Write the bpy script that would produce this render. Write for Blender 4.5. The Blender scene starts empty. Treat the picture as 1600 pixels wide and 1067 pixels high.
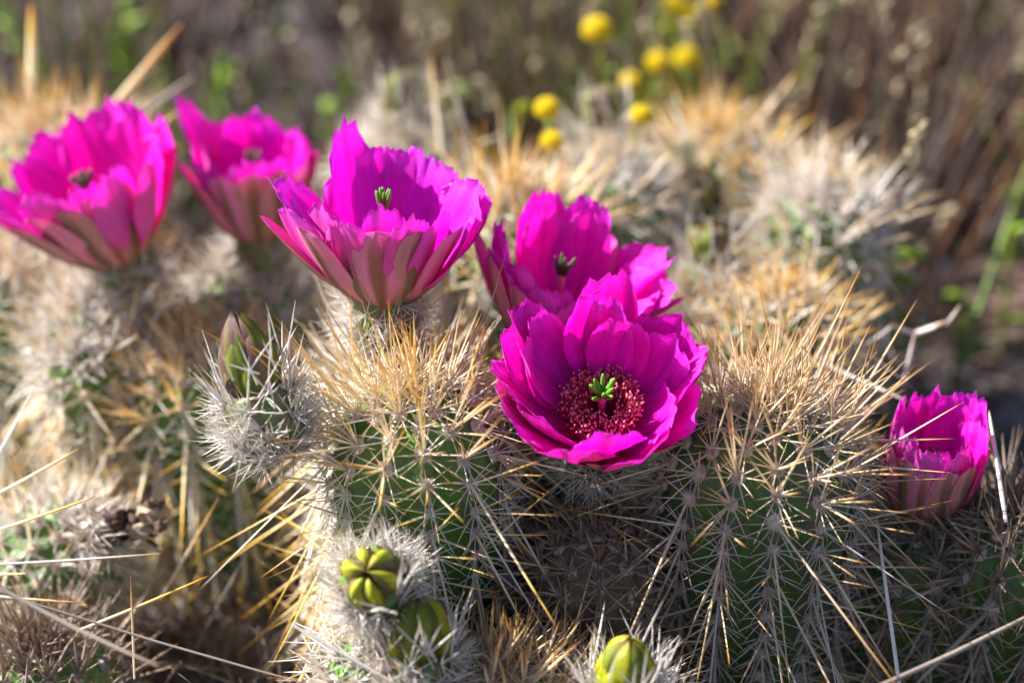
import bpy, math, random
import numpy as np
from mathutils import Vector, Matrix, Quaternion

# ------------------------------------------------------------------ camera, sky, sun, exposure
S = 0.01                                   # the builders below count in centimetres, the scene is in metres
sc = bpy.context.scene
COL = sc.collection
PITCH = math.radians(30)
FWD = Vector((0, math.cos(PITCH), -math.sin(PITCH)))
UPC = Vector((0, math.sin(PITCH), math.cos(PITCH)))
RIGHT = Vector((1, 0, 0))
FOCUS = 67.5
TARGET = Vector((0, 0, 15.0))
CAMP = TARGET - FWD * 68.0
LENS = 70.0
K = 36.0 / LENS / 1600.0                   # cm per photo pixel and cm of depth

cam = bpy.data.cameras.new('camera')
cam.lens = LENS
cam.sensor_width = 36
cam.clip_start = 0.02
cam.clip_end = 200
cam.dof.use_dof = True
cam.dof.focus_distance = FOCUS * S
cam.dof.aperture_fstop = 3.6
cam.dof.aperture_blades = 0
co = bpy.data.objects.new('camera', cam)
COL.objects.link(co)
co.location = CAMP * S
co.rotation_euler = (math.radians(90) - PITCH, 0, 0)
sc.camera = co

SUN_DIR = Vector((-0.72, 0.20, 0.60)).normalized()      # towards the sun
w = bpy.data.worlds.new('World')
sc.world = w
w.use_nodes = True
nt = w.node_tree
sky = nt.nodes.new('ShaderNodeTexSky')
sky.sky_type = 'NISHITA'
sky.sun_disc = False
sky.sun_elevation = math.asin(SUN_DIR.z)
sky.sun_rotation = math.atan2(SUN_DIR.x, SUN_DIR.y)
nt.links.new(sky.outputs[0], nt.nodes['Background'].inputs[0])
nt.nodes['Background'].inputs[1].default_value = 0.05
sl = bpy.data.lights.new('sun', 'SUN')
sl.energy = 5.0
sl.angle = math.radians(0.5)
sl.color = (1.0, 0.95, 0.88)
so = bpy.data.objects.new('sun', sl)
COL.objects.link(so)
so.rotation_euler = SUN_DIR.to_track_quat('Z', 'Y').to_euler()

sc.view_settings.view_transform = 'Standard'
sc.view_settings.look = 'None'
sc.view_settings.exposure = 1.65
sc.view_settings.gamma = 1
sc.view_settings.use_curve_mapping = False
sc.render.engine = 'CYCLES'
sc.cycles.use_denoising = True
sc.cycles.max_bounces = 10
sc.cycles.transmission_bounces = 6
sc.cycles.diffuse_bounces = 5
sc.cycles.sample_clamp_indirect = 6


def P(px, py, d):
    """photo pixel + distance along the view axis (cm) -> world point (cm)"""
    return CAMP + FWD * d + RIGHT * ((px - 800) * K * d) - UPC * ((py - 533.5) * K * d)


def dirpx(dx, dy, toward=0.0):
    """direction given as picture right / picture up / towards the camera"""
    return (RIGHT * dx + UPC * dy - FWD * toward).normalized()

# ------------------------------------------------------------------ materials


def mat(name):
    m = bpy.data.materials.new(name)
    m.use_nodes = True
    m.node_tree.nodes.clear()
    return m, m.node_tree.nodes, m.node_tree.links


def N(nodes, typ, **kw):
    n = nodes.new(typ)
    for k, v in kw.items():
        setattr(n, k, v)
    return n


def mix_rgb(nodes, links, a, b, f, mode='MIX'):
    n = N(nodes, 'ShaderNodeMix', data_type='RGBA', blend_type=mode)
    for sock, v in ((n.inputs[0], f), (n.inputs[6], a), (n.inputs[7], b)):
        if isinstance(v, (tuple, list)):
            sock.default_value = (*v, 1) if len(v) == 3 else v
        elif isinstance(v, (int, float)):
            sock.default_value = v
        else:
            links.new(v, sock)
    return n.outputs[2]


def ramp(nodes, links, fac, stops):
    r = N(nodes, 'ShaderNodeValToRGB')
    while len(r.color_ramp.elements) < len(stops):
        r.color_ramp.elements.new(0.5)
    for e, (p, c) in zip(r.color_ramp.elements, stops):
        e.position = p
        e.color = (*c, 1)
    links.new(fac, r.inputs[0])
    return r.outputs[0]


def math_n(nodes, links, op, a, b=0.5, c=None):
    n = N(nodes, 'ShaderNodeMath', operation=op)
    for i, v in enumerate((a, b, c)):
        if v is None:
            continue
        if isinstance(v, (int, float)):
            n.inputs[i].default_value = v
        else:
            links.new(v, n.inputs[i])
    return n.outputs[0]


def noise(nodes, links, scale, detail=3, rough=0.55, vec=None, dim='3D'):
    n = N(nodes, 'ShaderNodeTexNoise')
    n.inputs['Scale'].default_value = scale
    n.inputs['Detail'].default_value = detail
    n.inputs['Roughness'].default_value = rough
    if vec is None:
        g = N(nodes, 'ShaderNodeNewGeometry')
        vec = g.outputs['Position']
    links.new(vec, n.inputs['Vector'])
    return n.outputs['Fac']


def bump(nodes, links, h, strength=0.3, dist=0.001):
    b = N(nodes, 'ShaderNodeBump')
    b.inputs['Strength'].default_value = strength
    b.inputs['Distance'].default_value = dist
    links.new(h, b.inputs['Height'])
    return b.outputs[0]


def finish(nodes, links, color, rough=0.5, trans=0.0, tcolor=None, normal=None, spec=0.5, coat=0):
    p = N(nodes, 'ShaderNodeBsdfPrincipled')
    if isinstance(color, tuple):
        p.inputs['Base Color'].default_value = (*color, 1)
    else:
        links.new(color, p.inputs['Base Color'])
    if isinstance(rough, (int, float)):
        p.inputs['Roughness'].default_value = rough
    else:
        links.new(rough, p.inputs['Roughness'])
    p.inputs['Specular IOR Level'].default_value = spec
    p.inputs['Coat Weight'].default_value = coat
    if normal is not None:
        links.new(normal, p.inputs['Normal'])
    out = N(nodes, 'ShaderNodeOutputMaterial')
    if trans > 0:
        t = N(nodes, 'ShaderNodeBsdfTranslucent')
        tc = tcolor if tcolor is not None else color
        if isinstance(tc, tuple):
            t.inputs['Color'].default_value = (*tc, 1)
        else:
            links.new(tc, t.inputs['Color'])
        if normal is not None:
            links.new(normal, t.inputs['Normal'])
        mx = N(nodes, 'ShaderNodeMixShader')
        mx.inputs[0].default_value = trans
        links.new(p.outputs[0], mx.inputs[1])
        links.new(t.outputs[0], mx.inputs[2])
        links.new(mx.outputs[0], out.inputs[0])
    else:
        links.new(p.outputs[0], out.inputs[0])


def spine_mat(name, stops_a, stops_b, rough=0.33, trans=0.35):
    """colour runs from the spine's base (t=0) to its tip (t=1), every spine a little different"""
    m, n, l = mat(name)
    a = N(n, 'ShaderNodeAttribute', attribute_name='t')
    r = N(n, 'ShaderNodeAttribute', attribute_name='rnd')
    oi = N(n, 'ShaderNodeObjectInfo')
    rr = math_n(n, l, 'FRACT', math_n(n, l, 'ADD', r.outputs['Fac'], oi.outputs['Random']), 0)
    ca = ramp(n, l, a.outputs['Fac'], stops_a)
    cb = ramp(n, l, a.outputs['Fac'], stops_b)
    c = mix_rgb(n, l, ca, cb, rr)
    nz = noise(n, l, 900, 2)
    hs = N(n, 'ShaderNodeHueSaturation')
    l.new(c, hs.inputs['Color'])
    l.new(math_n(n, l, 'MULTIPLY_ADD', nz, 0.5, 0.78), hs.inputs['Value'])
    finish(n, l, hs.outputs[0], rough, trans, spec=0.6)
    return m


GOLD = spine_mat('spine_gold',
                 [(0.0, (.90, .80, .62)), (.34, (.93, .80, .46)), (.62, (.90, .60, .08)), (.92, (.74, .38, .01)), (1, (.22, .07, .01))],
                 [(0.0, (.92, .86, .74)), (.50, (.93, .84, .58)), (.78, (.90, .66, .16)), (.94, (.66, .34, .03)), (1, (.24, .08, .015))])
CREAM = spine_mat('spine_cream',
                  [(0.0, (.92, .86, .76)), (.5, (.90, .80, .62)), (.85, (.74, .54, .26)), (1, (.30, .13, .04))],
                  [(0.0, (.90, .78, .62)), (.5, (.86, .72, .50)), (.8, (.64, .36, .12)), (1, (.20, .06, .02))])
WHITE = spine_mat('spine_white',
                  [(0.0, (.84, .80, .78)), (.6, (.92, .90, .87)), (.93, (.78, .68, .52)), (1, (.50, .28, .12))],
                  [(0.0, (.66, .58, .60)), (.6, (.78, .74, .70)), (.93, (.70, .60, .48)), (1, (.40, .20, .10))], 0.3, 0.3)
BROWN = spine_mat('spine_brown',
                  [(0.0, (.74, .60, .48)), (.4, (.60, .46, .32)), (.8, (.44, .24, .08)), (1, (.16, .05, .01))],
                  [(0.0, (.84, .72, .60)), (.4, (.78, .66, .48)), (.8, (.66, .42, .14)), (1, (.20, .07, .02))])
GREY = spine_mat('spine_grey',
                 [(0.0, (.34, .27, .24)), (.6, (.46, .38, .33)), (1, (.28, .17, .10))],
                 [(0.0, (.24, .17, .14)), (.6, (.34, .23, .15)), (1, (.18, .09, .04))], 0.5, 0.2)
STRAW = spine_mat('dry_straw',
                  [(0.0, (.22, .17, .14)), (.6, (.38, .32, .26)), (1, (.34, .26, .17))],
                  [(0.0, (.14, .11, .11)), (.6, (.22, .19, .18)), (1, (.20, .15, .13))], 0.55, 0.25)
GRASSG = spine_mat('green_stem',
                   [(0.0, (.10, .13, .03)), (.6, (.30, .38, .04)), (1, (.42, .46, .05))],
                   [(0.0, (.08, .14, .03)), (.6, (.13, .22, .04)), (1, (.20, .24, .05))], 0.5, 0.35)
TUBEW = spine_mat('tube_spine_white',
                  [(0.0, (.74, .70, .66)), (.7, (.86, .84, .80)), (1, (.80, .74, .64))],
                  [(0.0, (.66, .58, .60)), (.7, (.82, .78, .74)), (1, (.66, .50, .34))], 0.3, 0.3)
DULL = spine_mat('spine_dull_white', [(0.0, (.58, .50, .50)), (.6, (.70, .65, .62)), (1, (.40, .24, .14))], [(0.0, (.48, .40, .40)), (.6, (.62, .56, .52)), (1, (.34, .18, .10))], .35, .25)  # white spines toned down; on the brown-spined stem this paints in shade
RUST = spine_mat('rusty_stem', [(0.0, (.20, .08, .04)), (1, (.34, .16, .06))], [(0.0, (.14, .06, .04)), (1, (.26, .12, .06))], 0.6, 0.2)
DARKSP = spine_mat('dark_twig',
                   [(0.0, (.07, .045, .045)), (1, (.12, .08, .065))], [(0.0, (.05, .04, .045)), (1, (.13, .08, .06))], 0.6, 0.1)


def body_mat(name, g1, g2, purple, pamt=0.5):
    m, n, l = mat(name)
    nz = noise(n, l, 90, 4)
    c = mix_rgb(n, l, g1, g2, nz)
    a = N(n, 'ShaderNodeAttribute', attribute_name='tub')
    nz2 = noise(n, l, 60, 3)
    f = math_n(n, l, 'MULTIPLY', a.outputs['Fac'], math_n(n, l, 'MULTIPLY', nz2, pamt * 2))
    f = N_clamp(n, l, f)
    c = mix_rgb(n, l, c, purple, f)
    nz3 = noise(n, l, 1400, 2)
    sp = math_n(n, l, 'GREATER_THAN', nz3, 0.66)
    c = mix_rgb(n, l, c, mix_rgb(n, l, c, (.5, .6, .35), 0.25), sp)
    b = bump(n, l, noise(n, l, 700, 4), 0.25, 0.0006)
    finish(n, l, c, 0.42, 0.0, normal=b, spec=0.5)
    m.node_tree.nodes['Principled BSDF'].inputs['Subsurface Weight'].default_value = 0.12
    m.node_tree.nodes['Principled BSDF'].inputs['Subsurface Radius'].default_value = (.002, .004, .001)
    m.node_tree.nodes['Principled BSDF'].inputs['Subsurface Scale'].default_value = 1.0
    return m


def N_clamp(n, l, v):
    c = N(n, 'ShaderNodeClamp')
    l.new(v, c.inputs[0])
    return c.outputs[0]


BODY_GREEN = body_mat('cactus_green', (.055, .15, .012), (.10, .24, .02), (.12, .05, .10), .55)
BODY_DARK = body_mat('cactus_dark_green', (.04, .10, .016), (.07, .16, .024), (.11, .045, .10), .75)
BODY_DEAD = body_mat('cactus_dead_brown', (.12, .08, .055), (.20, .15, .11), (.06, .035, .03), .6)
TUBE_GREEN = body_mat('floral_tube_green', (.07, .14, .02), (.11, .19, .04), (.20, .07, .08), .7)


def petal_mat(name, deep, main, rim, trans, stripe=None, tip=None, rough=0.5):
    """u (across) and v (along) come from the UV map; veins run along the petal"""
    m, n, l = mat(name)
    uv = N(n, 'ShaderNodeUVMap')
    uv.uv_map = 'petal'
    sep = N(n, 'ShaderNodeSeparateXYZ')
    l.new(uv.outputs[0], sep.inputs[0])
    u, v = sep.outputs[0], sep.outputs[1]
    c = ramp(n, l, v, [(0.0, deep), (.38, main), (.8, main), (1, rim)])
    oi = N(n, 'ShaderNodeObjectInfo')
    cx = N(n, 'ShaderNodeCombineXYZ')
    l.new(math_n(n, l, 'MULTIPLY', u, 9.0), cx.inputs[0])
    l.new(math_n(n, l, 'MULTIPLY', v, 1.1), cx.inputs[1])
    l.new(math_n(n, l, 'MULTIPLY', oi.outputs['Random'], 37.0), cx.inputs[2])
    vein = noise(n, l, 3.0, 4, .65, cx.outputs[0])
    vf = math_n(n, l, 'MULTIPLY_ADD', vein, 0.7, 0.70)
    hs = N(n, 'ShaderNodeHueSaturation')
    hs.inputs['Hue'].default_value = 0.5
    l.new(c, hs.inputs['Color'])
    l.new(vf, hs.inputs['Value'])
    l.new(math_n(n, l, 'MULTIPLY_ADD', oi.outputs['Random'], 0.022, 0.489), hs.inputs['Hue'])
    c = hs.outputs[0]
    if stripe is not None:
        au = math_n(n, l, 'ABSOLUTE', math_n(n, l, 'SUBTRACT', u, 0.5))
        wn = noise(n, l, 2.0, 2, .5, cx.outputs[0])
        edge = math_n(n, l, 'ADD', au, math_n(n, l, 'MULTIPLY', math_n(n, l, 'SUBTRACT', wn, 0.5), 0.10))
        mr = N(n, 'ShaderNodeMapRange')
        mr.interpolation_type = 'SMOOTHSTEP'
        l.new(edge, mr.inputs[0])
        mr.inputs[1].default_value = stripe[1]
        mr.inputs[2].default_value = stripe[1] + .13
        mr.inputs[3].default_value = 1
        mr.inputs[4].default_value = 0
        fv = ramp(n, l, v, [(0, (1, 1, 1)), (.7, (.9, .9, .9)), (1, (.35, .35, .35))])
        c = mix_rgb(n, l, c, stripe[0], math_n(n, l, 'MULTIPLY', mr.outputs[0], fv))
    fine = noise(n, l, 7.0, 4, .7, cx.outputs[0])
    b = bump(n, l, math_n(n, l, 'ADD', fine, vein), 0.35, 0.0012)
    finish(n, l, c, rough, trans, normal=b, spec=0.3)
    return m


PET_IN = petal_mat('petal_magenta', (.80, .010, .16), (.92, .018, .78), (.92, .09, .88), .62)
PET_OUT = petal_mat('petal_magenta_back', (.80, .12, .26), (.88, .13, .58), (.88, .12, .70), .45)
PET_PURP = petal_mat('petal_purple', (.78, .010, .36), (.86, .024, .82), (.84, .12, .92), .60)
TEP_OUT = petal_mat('tepal_pink_brown_stripe', (.74, .36, .30), (.90, .36, .54), (.90, .30, .62), .45, ((.34, .18, .10), .05))
TEP_BROWN = petal_mat('tepal_brown', (.50, .28, .20), (.66, .30, .30), (.80, .28, .42), .34, ((.26, .155, .085), .09))
SCALE_G = petal_mat('bud_scale_green', (.12, .15, .02), (.17, .21, .02), (.16, .09, .045), .25, ((.10, .12, .015), .10), rough=.4)
SCALE_Y = petal_mat('bud_scale_yellow', (.24, .27, .02), (.36, .38, .02), (.34, .26, .05), .25, ((.46, .46, .02), .06), rough=.28)
SCALE_STAR = petal_mat('bud_scale_yellow_ridge', (.20, .20, .03), (.16, .13, .04), (.16, .05, .06), .25, ((.44, .46, .02), .15), rough=.4)
SCALE_P = petal_mat('bud_scale_purple', (.11, .08, .04), (.13, .065, .06), (.10, .04, .045), .15, ((.16, .13, .05), .08), rough=.4)


def simple(name, c, rough=.5, trans=0, nz=None, bumpd=0, spec=.5):
    m, n, l = mat(name)
    col = c
    nn = noise(n, l, nz or 300, 3)
    col = mix_rgb(n, l, tuple(x * .7 for x in c), tuple(min(1, x * 1.25) for x in c), nn)
    b = bump(n, l, nn, .4, bumpd) if bumpd else None
    finish(n, l, col, rough, trans, normal=b, spec=spec)
    return m


WOOL = simple('areole_wool', (.70, .60, .54), .9, .2, 900, .0008)
STIG = simple('stigma_green', (.12, .30, .02), .45, .1, 1500, .0003)
STIG_D = simple('stigma_dark', (.05, .09, .015), .5, 0, 1500, .0003)
STYLE = simple('style_pink', (.75, .12, .30), .5, .3)
FIL = simple('filament_red', (.92, .12, .28), .5, .55)
ANTH = simple('anther_pink', (.92, .30, .36), .7, .35)
YEL = simple('yellow_floret', (.95, .70, .005), .6, .35, 500, .001)
YELG = simple('yellow_green_floret', (.42, .46, .02), .6, .3, 500, .001)
DEADF = simple('dried_flower_brown', (.09, .05, .035), .7, .05, 250, .001)
DEADF2 = simple('dried_flower_tan', (.30, .22, .15), .7, .1, 250, .001)
LEAFG = simple('leaf_green', (.22, .36, .02), .45, .35, 100)
SEED = simple('seed_head_tan', (.50, .43, .28), .7, .3, 200)
ROCK = simple('stone_grey', (.15, .13, .14), .85, 0, 60, .002)
ROCK2 = simple('stone_rust', (.13, .075, .06), .85, 0, 60, .002)

# ------------------------------------------------------------------ mesh helpers (input in cm)
UNIT = S


def mesh_np(name, verts, quads, tris, mats, fmat=None, attrs=None, uv=None, smooth=True):
    me = bpy.data.meshes.new(name)
    verts = np.asarray(verts, dtype=np.float32).reshape(-1, 3) * S
    nq = 0 if quads is None else len(quads)
    ntr = 0 if tris is None else len(tris)
    idx = []
    if nq:
        idx.append(np.asarray(quads, dtype=np.int32).ravel())
    if ntr:
        idx.append(np.asarray(tris, dtype=np.int32).ravel())
    idx = np.concatenate(idx)
    sizes = np.concatenate([np.full(nq, 4, np.int32), np.full(ntr, 3, np.int32)])
    starts = np.concatenate([[0], np.cumsum(sizes)[:-1]]).astype(np.int32)
    me.vertices.add(len(verts))
    me.vertices.foreach_set('co', verts.ravel())
    me.loops.add(len(idx))
    me.loops.foreach_set('vertex_index', idx)
    me.polygons.add(len(sizes))
    me.polygons.foreach_set('loop_start', starts)
    me.polygons.foreach_set('use_smooth', np.full(len(sizes), smooth))
    if fmat is not None:
        me.polygons.foreach_set('material_index', np.asarray(fmat, dtype=np.int32))
    for m in (mats if isinstance(mats, (list, tuple)) else [mats]):
        me.materials.append(m)
    me.update(calc_edges=True)
    for k, v in (attrs or {}).items():
        a = me.attributes.new(k, 'FLOAT', 'POINT')
        a.data.foreach_set('value', np.asarray(v, dtype=np.float32))
    if uv is not None:
        lay = me.uv_layers.new(name='petal')
        lay.data.foreach_set('uv', np.asarray(uv, dtype=np.float32)[idx].ravel())
    return me


def link(name, me, parent=None, kind=None, label=None, matrix=None):
    o = bpy.data.objects.new(name, me)
    COL.objects.link(o)
    if parent is not None:
        o.parent = parent
    if matrix is not None:
        o.matrix_local = matrix
    if kind:
        o['kind'] = kind
    if label:
        o['label'] = label
    return o


def thing(name, label, cat, loc, group=None):
    o = bpy.data.objects.new(name, None)
    COL.objects.link(o)
    o.location = Vector(loc) * S
    o.empty_display_size = 0.01
    o['label'] = label
    o['category'] = cat
    if group:
        o['group'] = group
    return o


TPROF = ((0.0, 1.0), (.35, .92), (.7, .62), (.9, .28))
NS = 4


def unit(a):
    return a / np.maximum(np.linalg.norm(a, axis=-1, keepdims=True), 1e-9)


def spines_mesh(name, base, d, L, r, bend, mats, mi=None, rng=None, sides=3, prof=TPROF):
    """all tapered needles of one part; bend: sideways sag vectors (cm at the tip)"""
    base = np.asarray(base, float)
    d = unit(np.asarray(d, float))
    n = len(base)
    L = np.broadcast_to(np.asarray(L, float), (n,))
    r = np.broadcast_to(np.asarray(r, float), (n,))
    bend = np.broadcast_to(np.asarray(bend, float), (n, 3))
    ref = np.where(np.abs(d[:, 2:3]) > .9, np.array([[1., 0, 0]]), np.array([[0., 0, 1]]))
    e1 = unit(np.cross(d, ref))
    e2 = np.cross(d, e1)
    ring = []
    tt = []
    for (t, k) in prof:
        c = base + d * (L * t)[:, None] + bend * (t * t)
        for s in range(sides):
            a = 2 * math.pi * s / sides + .4
            ring.append(c + (e1 * math.cos(a) + e2 * math.sin(a)) * (r * k)[:, None])
            tt.append(np.full(n, t))
    ring.append(base + d * L[:, None] + bend)
    tt.append(np.full(n, 1.0))
    nv = len(ring)
    V = np.stack(ring, 1).reshape(-1, 3)
    T = np.stack(tt, 1).ravel()
    rr = rng or np.random.RandomState(1)
    R = np.repeat(rr.rand(n), nv)
    q = []
    for k in range(len(prof) - 1):
        for s in range(sides):
            s2 = (s + 1) % sides
            q.append((k * sides + s, k * sides + s2, (k + 1) * sides + s2, (k + 1) * sides + s))
    k = len(prof) - 1
    tr = [(k * sides + s, k * sides + (s + 1) % sides, nv - 1) for s in range(sides)]
    off = (np.arange(n) * nv)[:, None, None]
    Q = (np.array(q)[None] + off).reshape(-1, 4)
    TR = (np.array(tr)[None] + off).reshape(-1, 3)
    fm = None
    if mi is not None:
        mi = np.asarray(mi)
        fm = np.concatenate([np.repeat(mi, len(q)), np.repeat(mi, len(tr))])
    return mesh_np(name, V, Q, TR, mats, fm, {'t': T, 'rnd': R})


# shared single spine meshes: unit radius, unit length, sag given in radii (the object scales r,r,L)
def spine_protos(mname, m):
    out = []
    for b in (0.0, 1.2, -1.4, 2.6):
        V, T = [], []
        prof = ((0, 1.0), (.12, .96), (.4, .84), (.7, .58), (.9, .26))
        for t, k in prof:
            for s in range(5):
                a = 2 * math.pi * s / 5
                V.append((math.cos(a) * k * 1.12 + b * t * t, math.sin(a) * k * .86, t))
                T.append(t)
        V.append((b, 0, 1.0))
        T.append(1.0)
        q = []
        for k in range(len(prof) - 1):
            for s in range(5):
                s2 = (s + 1) % 5
                q.append((k * 5 + s, k * 5 + s2, (k + 1) * 5 + s2, (k + 1) * 5 + s))
        k = len(prof) - 1
        tr = [(k * 5 + s, k * 5 + (s + 1) % 5, len(V) - 1) for s in range(5)]
        me = mesh_np('spine', V, q, tr, m, None, {'t': T, 'rnd': [0.0] * len(T)})
        out.append(me)
    return out


PROTO = {m.name: spine_protos(m.name, m) for m in (GOLD, CREAM, WHITE, DULL, BROWN, GREY, TUBEW)}


def frame_z(d, spin=0.0):
    q = Vector(d).normalized().to_track_quat('Z', 'Y')
    return (q @ Quaternion((0, 0, 1), spin)).to_matrix()


def place(loc, rot3, scale):
    m = rot3.to_4x4() @ Matrix.Diagonal((*scale, 1.0))
    m.translation = Vector(loc) * S
    return m


def icosphere_pts(seed, amp=.2, fuzz=0):
    import bmesh
    bm = bmesh.new()
    bmesh.ops.create_icosphere(bm, subdivisions=2, radius=1)
    rs = random.Random(seed)
    for v in bm.verts:
        v.co *= 1 + rs.uniform(-amp, amp)
    V = [tuple(v.co) for v in bm.verts]
    F = [tuple(v.index for v in f.verts) for f in bm.faces]
    bm.free()
    return V, F


def areole_meshes():
    out = []
    for s in range(3):
        V, F = icosphere_pts(s, .16)
        V = [(x * .15, y * .17, z * .085) for x, y, z in V]
        rs = random.Random(s + 9)
        for k in range(46):          # woolly hairs
            a = rs.uniform(0, 6.283)
            el = rs.uniform(.05, 1.3)
            d = Vector((math.cos(a) * math.cos(el), math.sin(a) * math.cos(el), math.sin(el)))
            b = Vector((d.x * .13, d.y * .15, d.z * .07))
            side = d.orthogonal().normalized() * .013
            s2 = d.cross(side).normalized() * .013
            i = len(V)
            V += [tuple(b + side), tuple(b - side * .5 + s2), tuple(b - side * .5 - s2), tuple(b + d * rs.uniform(.06, .13))]
            F += [(i, i + 1, i + 3), (i + 1, i + 2, i + 3), (i + 2, i, i + 3)]
        out.append(mesh_np('areole', V, None, F, WOOL, smooth=True))
    return out


AREOLE = areole_meshes()


def revolve(name, root, axis, length, prof_fn, ribs, ribamp, m, ntheta=96, nh=56, phase=0, bendv=(0, 0, 0), tubspace=.95, wob=0.0, seed=0):
    """ribbed body; h counts down from the apex. returns mesh (coordinates relative to root) and a surface function"""
    axis = Vector(axis).normalized()
    e1 = axis.cross(Vector((0, 1, 0)))
    if e1.length < .05:
        e1 = Vector((1, 0, 0))
    e1.normalize()
    e2 = axis.cross(e1).normalized()
    A, E1, E2 = np.array(axis), np.array(e1), np.array(e2)
    bendv = np.array(bendv, float)
    top = A * length

    def center(h):
        f = np.asarray(h) / length
        return top - A * np.asarray(h)[..., None] + bendv * (f * (1 - f))[..., None]

    def surf(th, h, s_arc):
        r = prof_fn(h)
        ph = ribs * (th + phase)
        row = s_arc / tubspace - .5 * (np.floor(ribs * (th + phase) / (2 * math.pi) + .5) % 2)
        tub = .5 + .5 * np.cos(2 * math.pi * row)
        rib = .5 + .5 * np.cos(ph)
        rr = r * (1 + ribamp * (rib ** 1.3 - .6) * (.45 + .55 * tub))
        c = center(h)
        return c + (np.cos(th)[..., None] * E1 + np.sin(th)[..., None] * E2) * rr[..., None], rib * tub
    return surf, center, A, E1, E2


def dome(R, Hd, taper=0.0, dip=0.0):
    def f(h):
        h = np.asarray(h, float)
        x = np.clip(h / Hd, 0, 1)
        r = R * np.power(np.clip(1 - (1 - x) ** 2.3, 0, 1), 1 / 2.1)
        return r * (1 - taper * np.clip((h - Hd) / 12.0, 0, 1))
    return f


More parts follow.
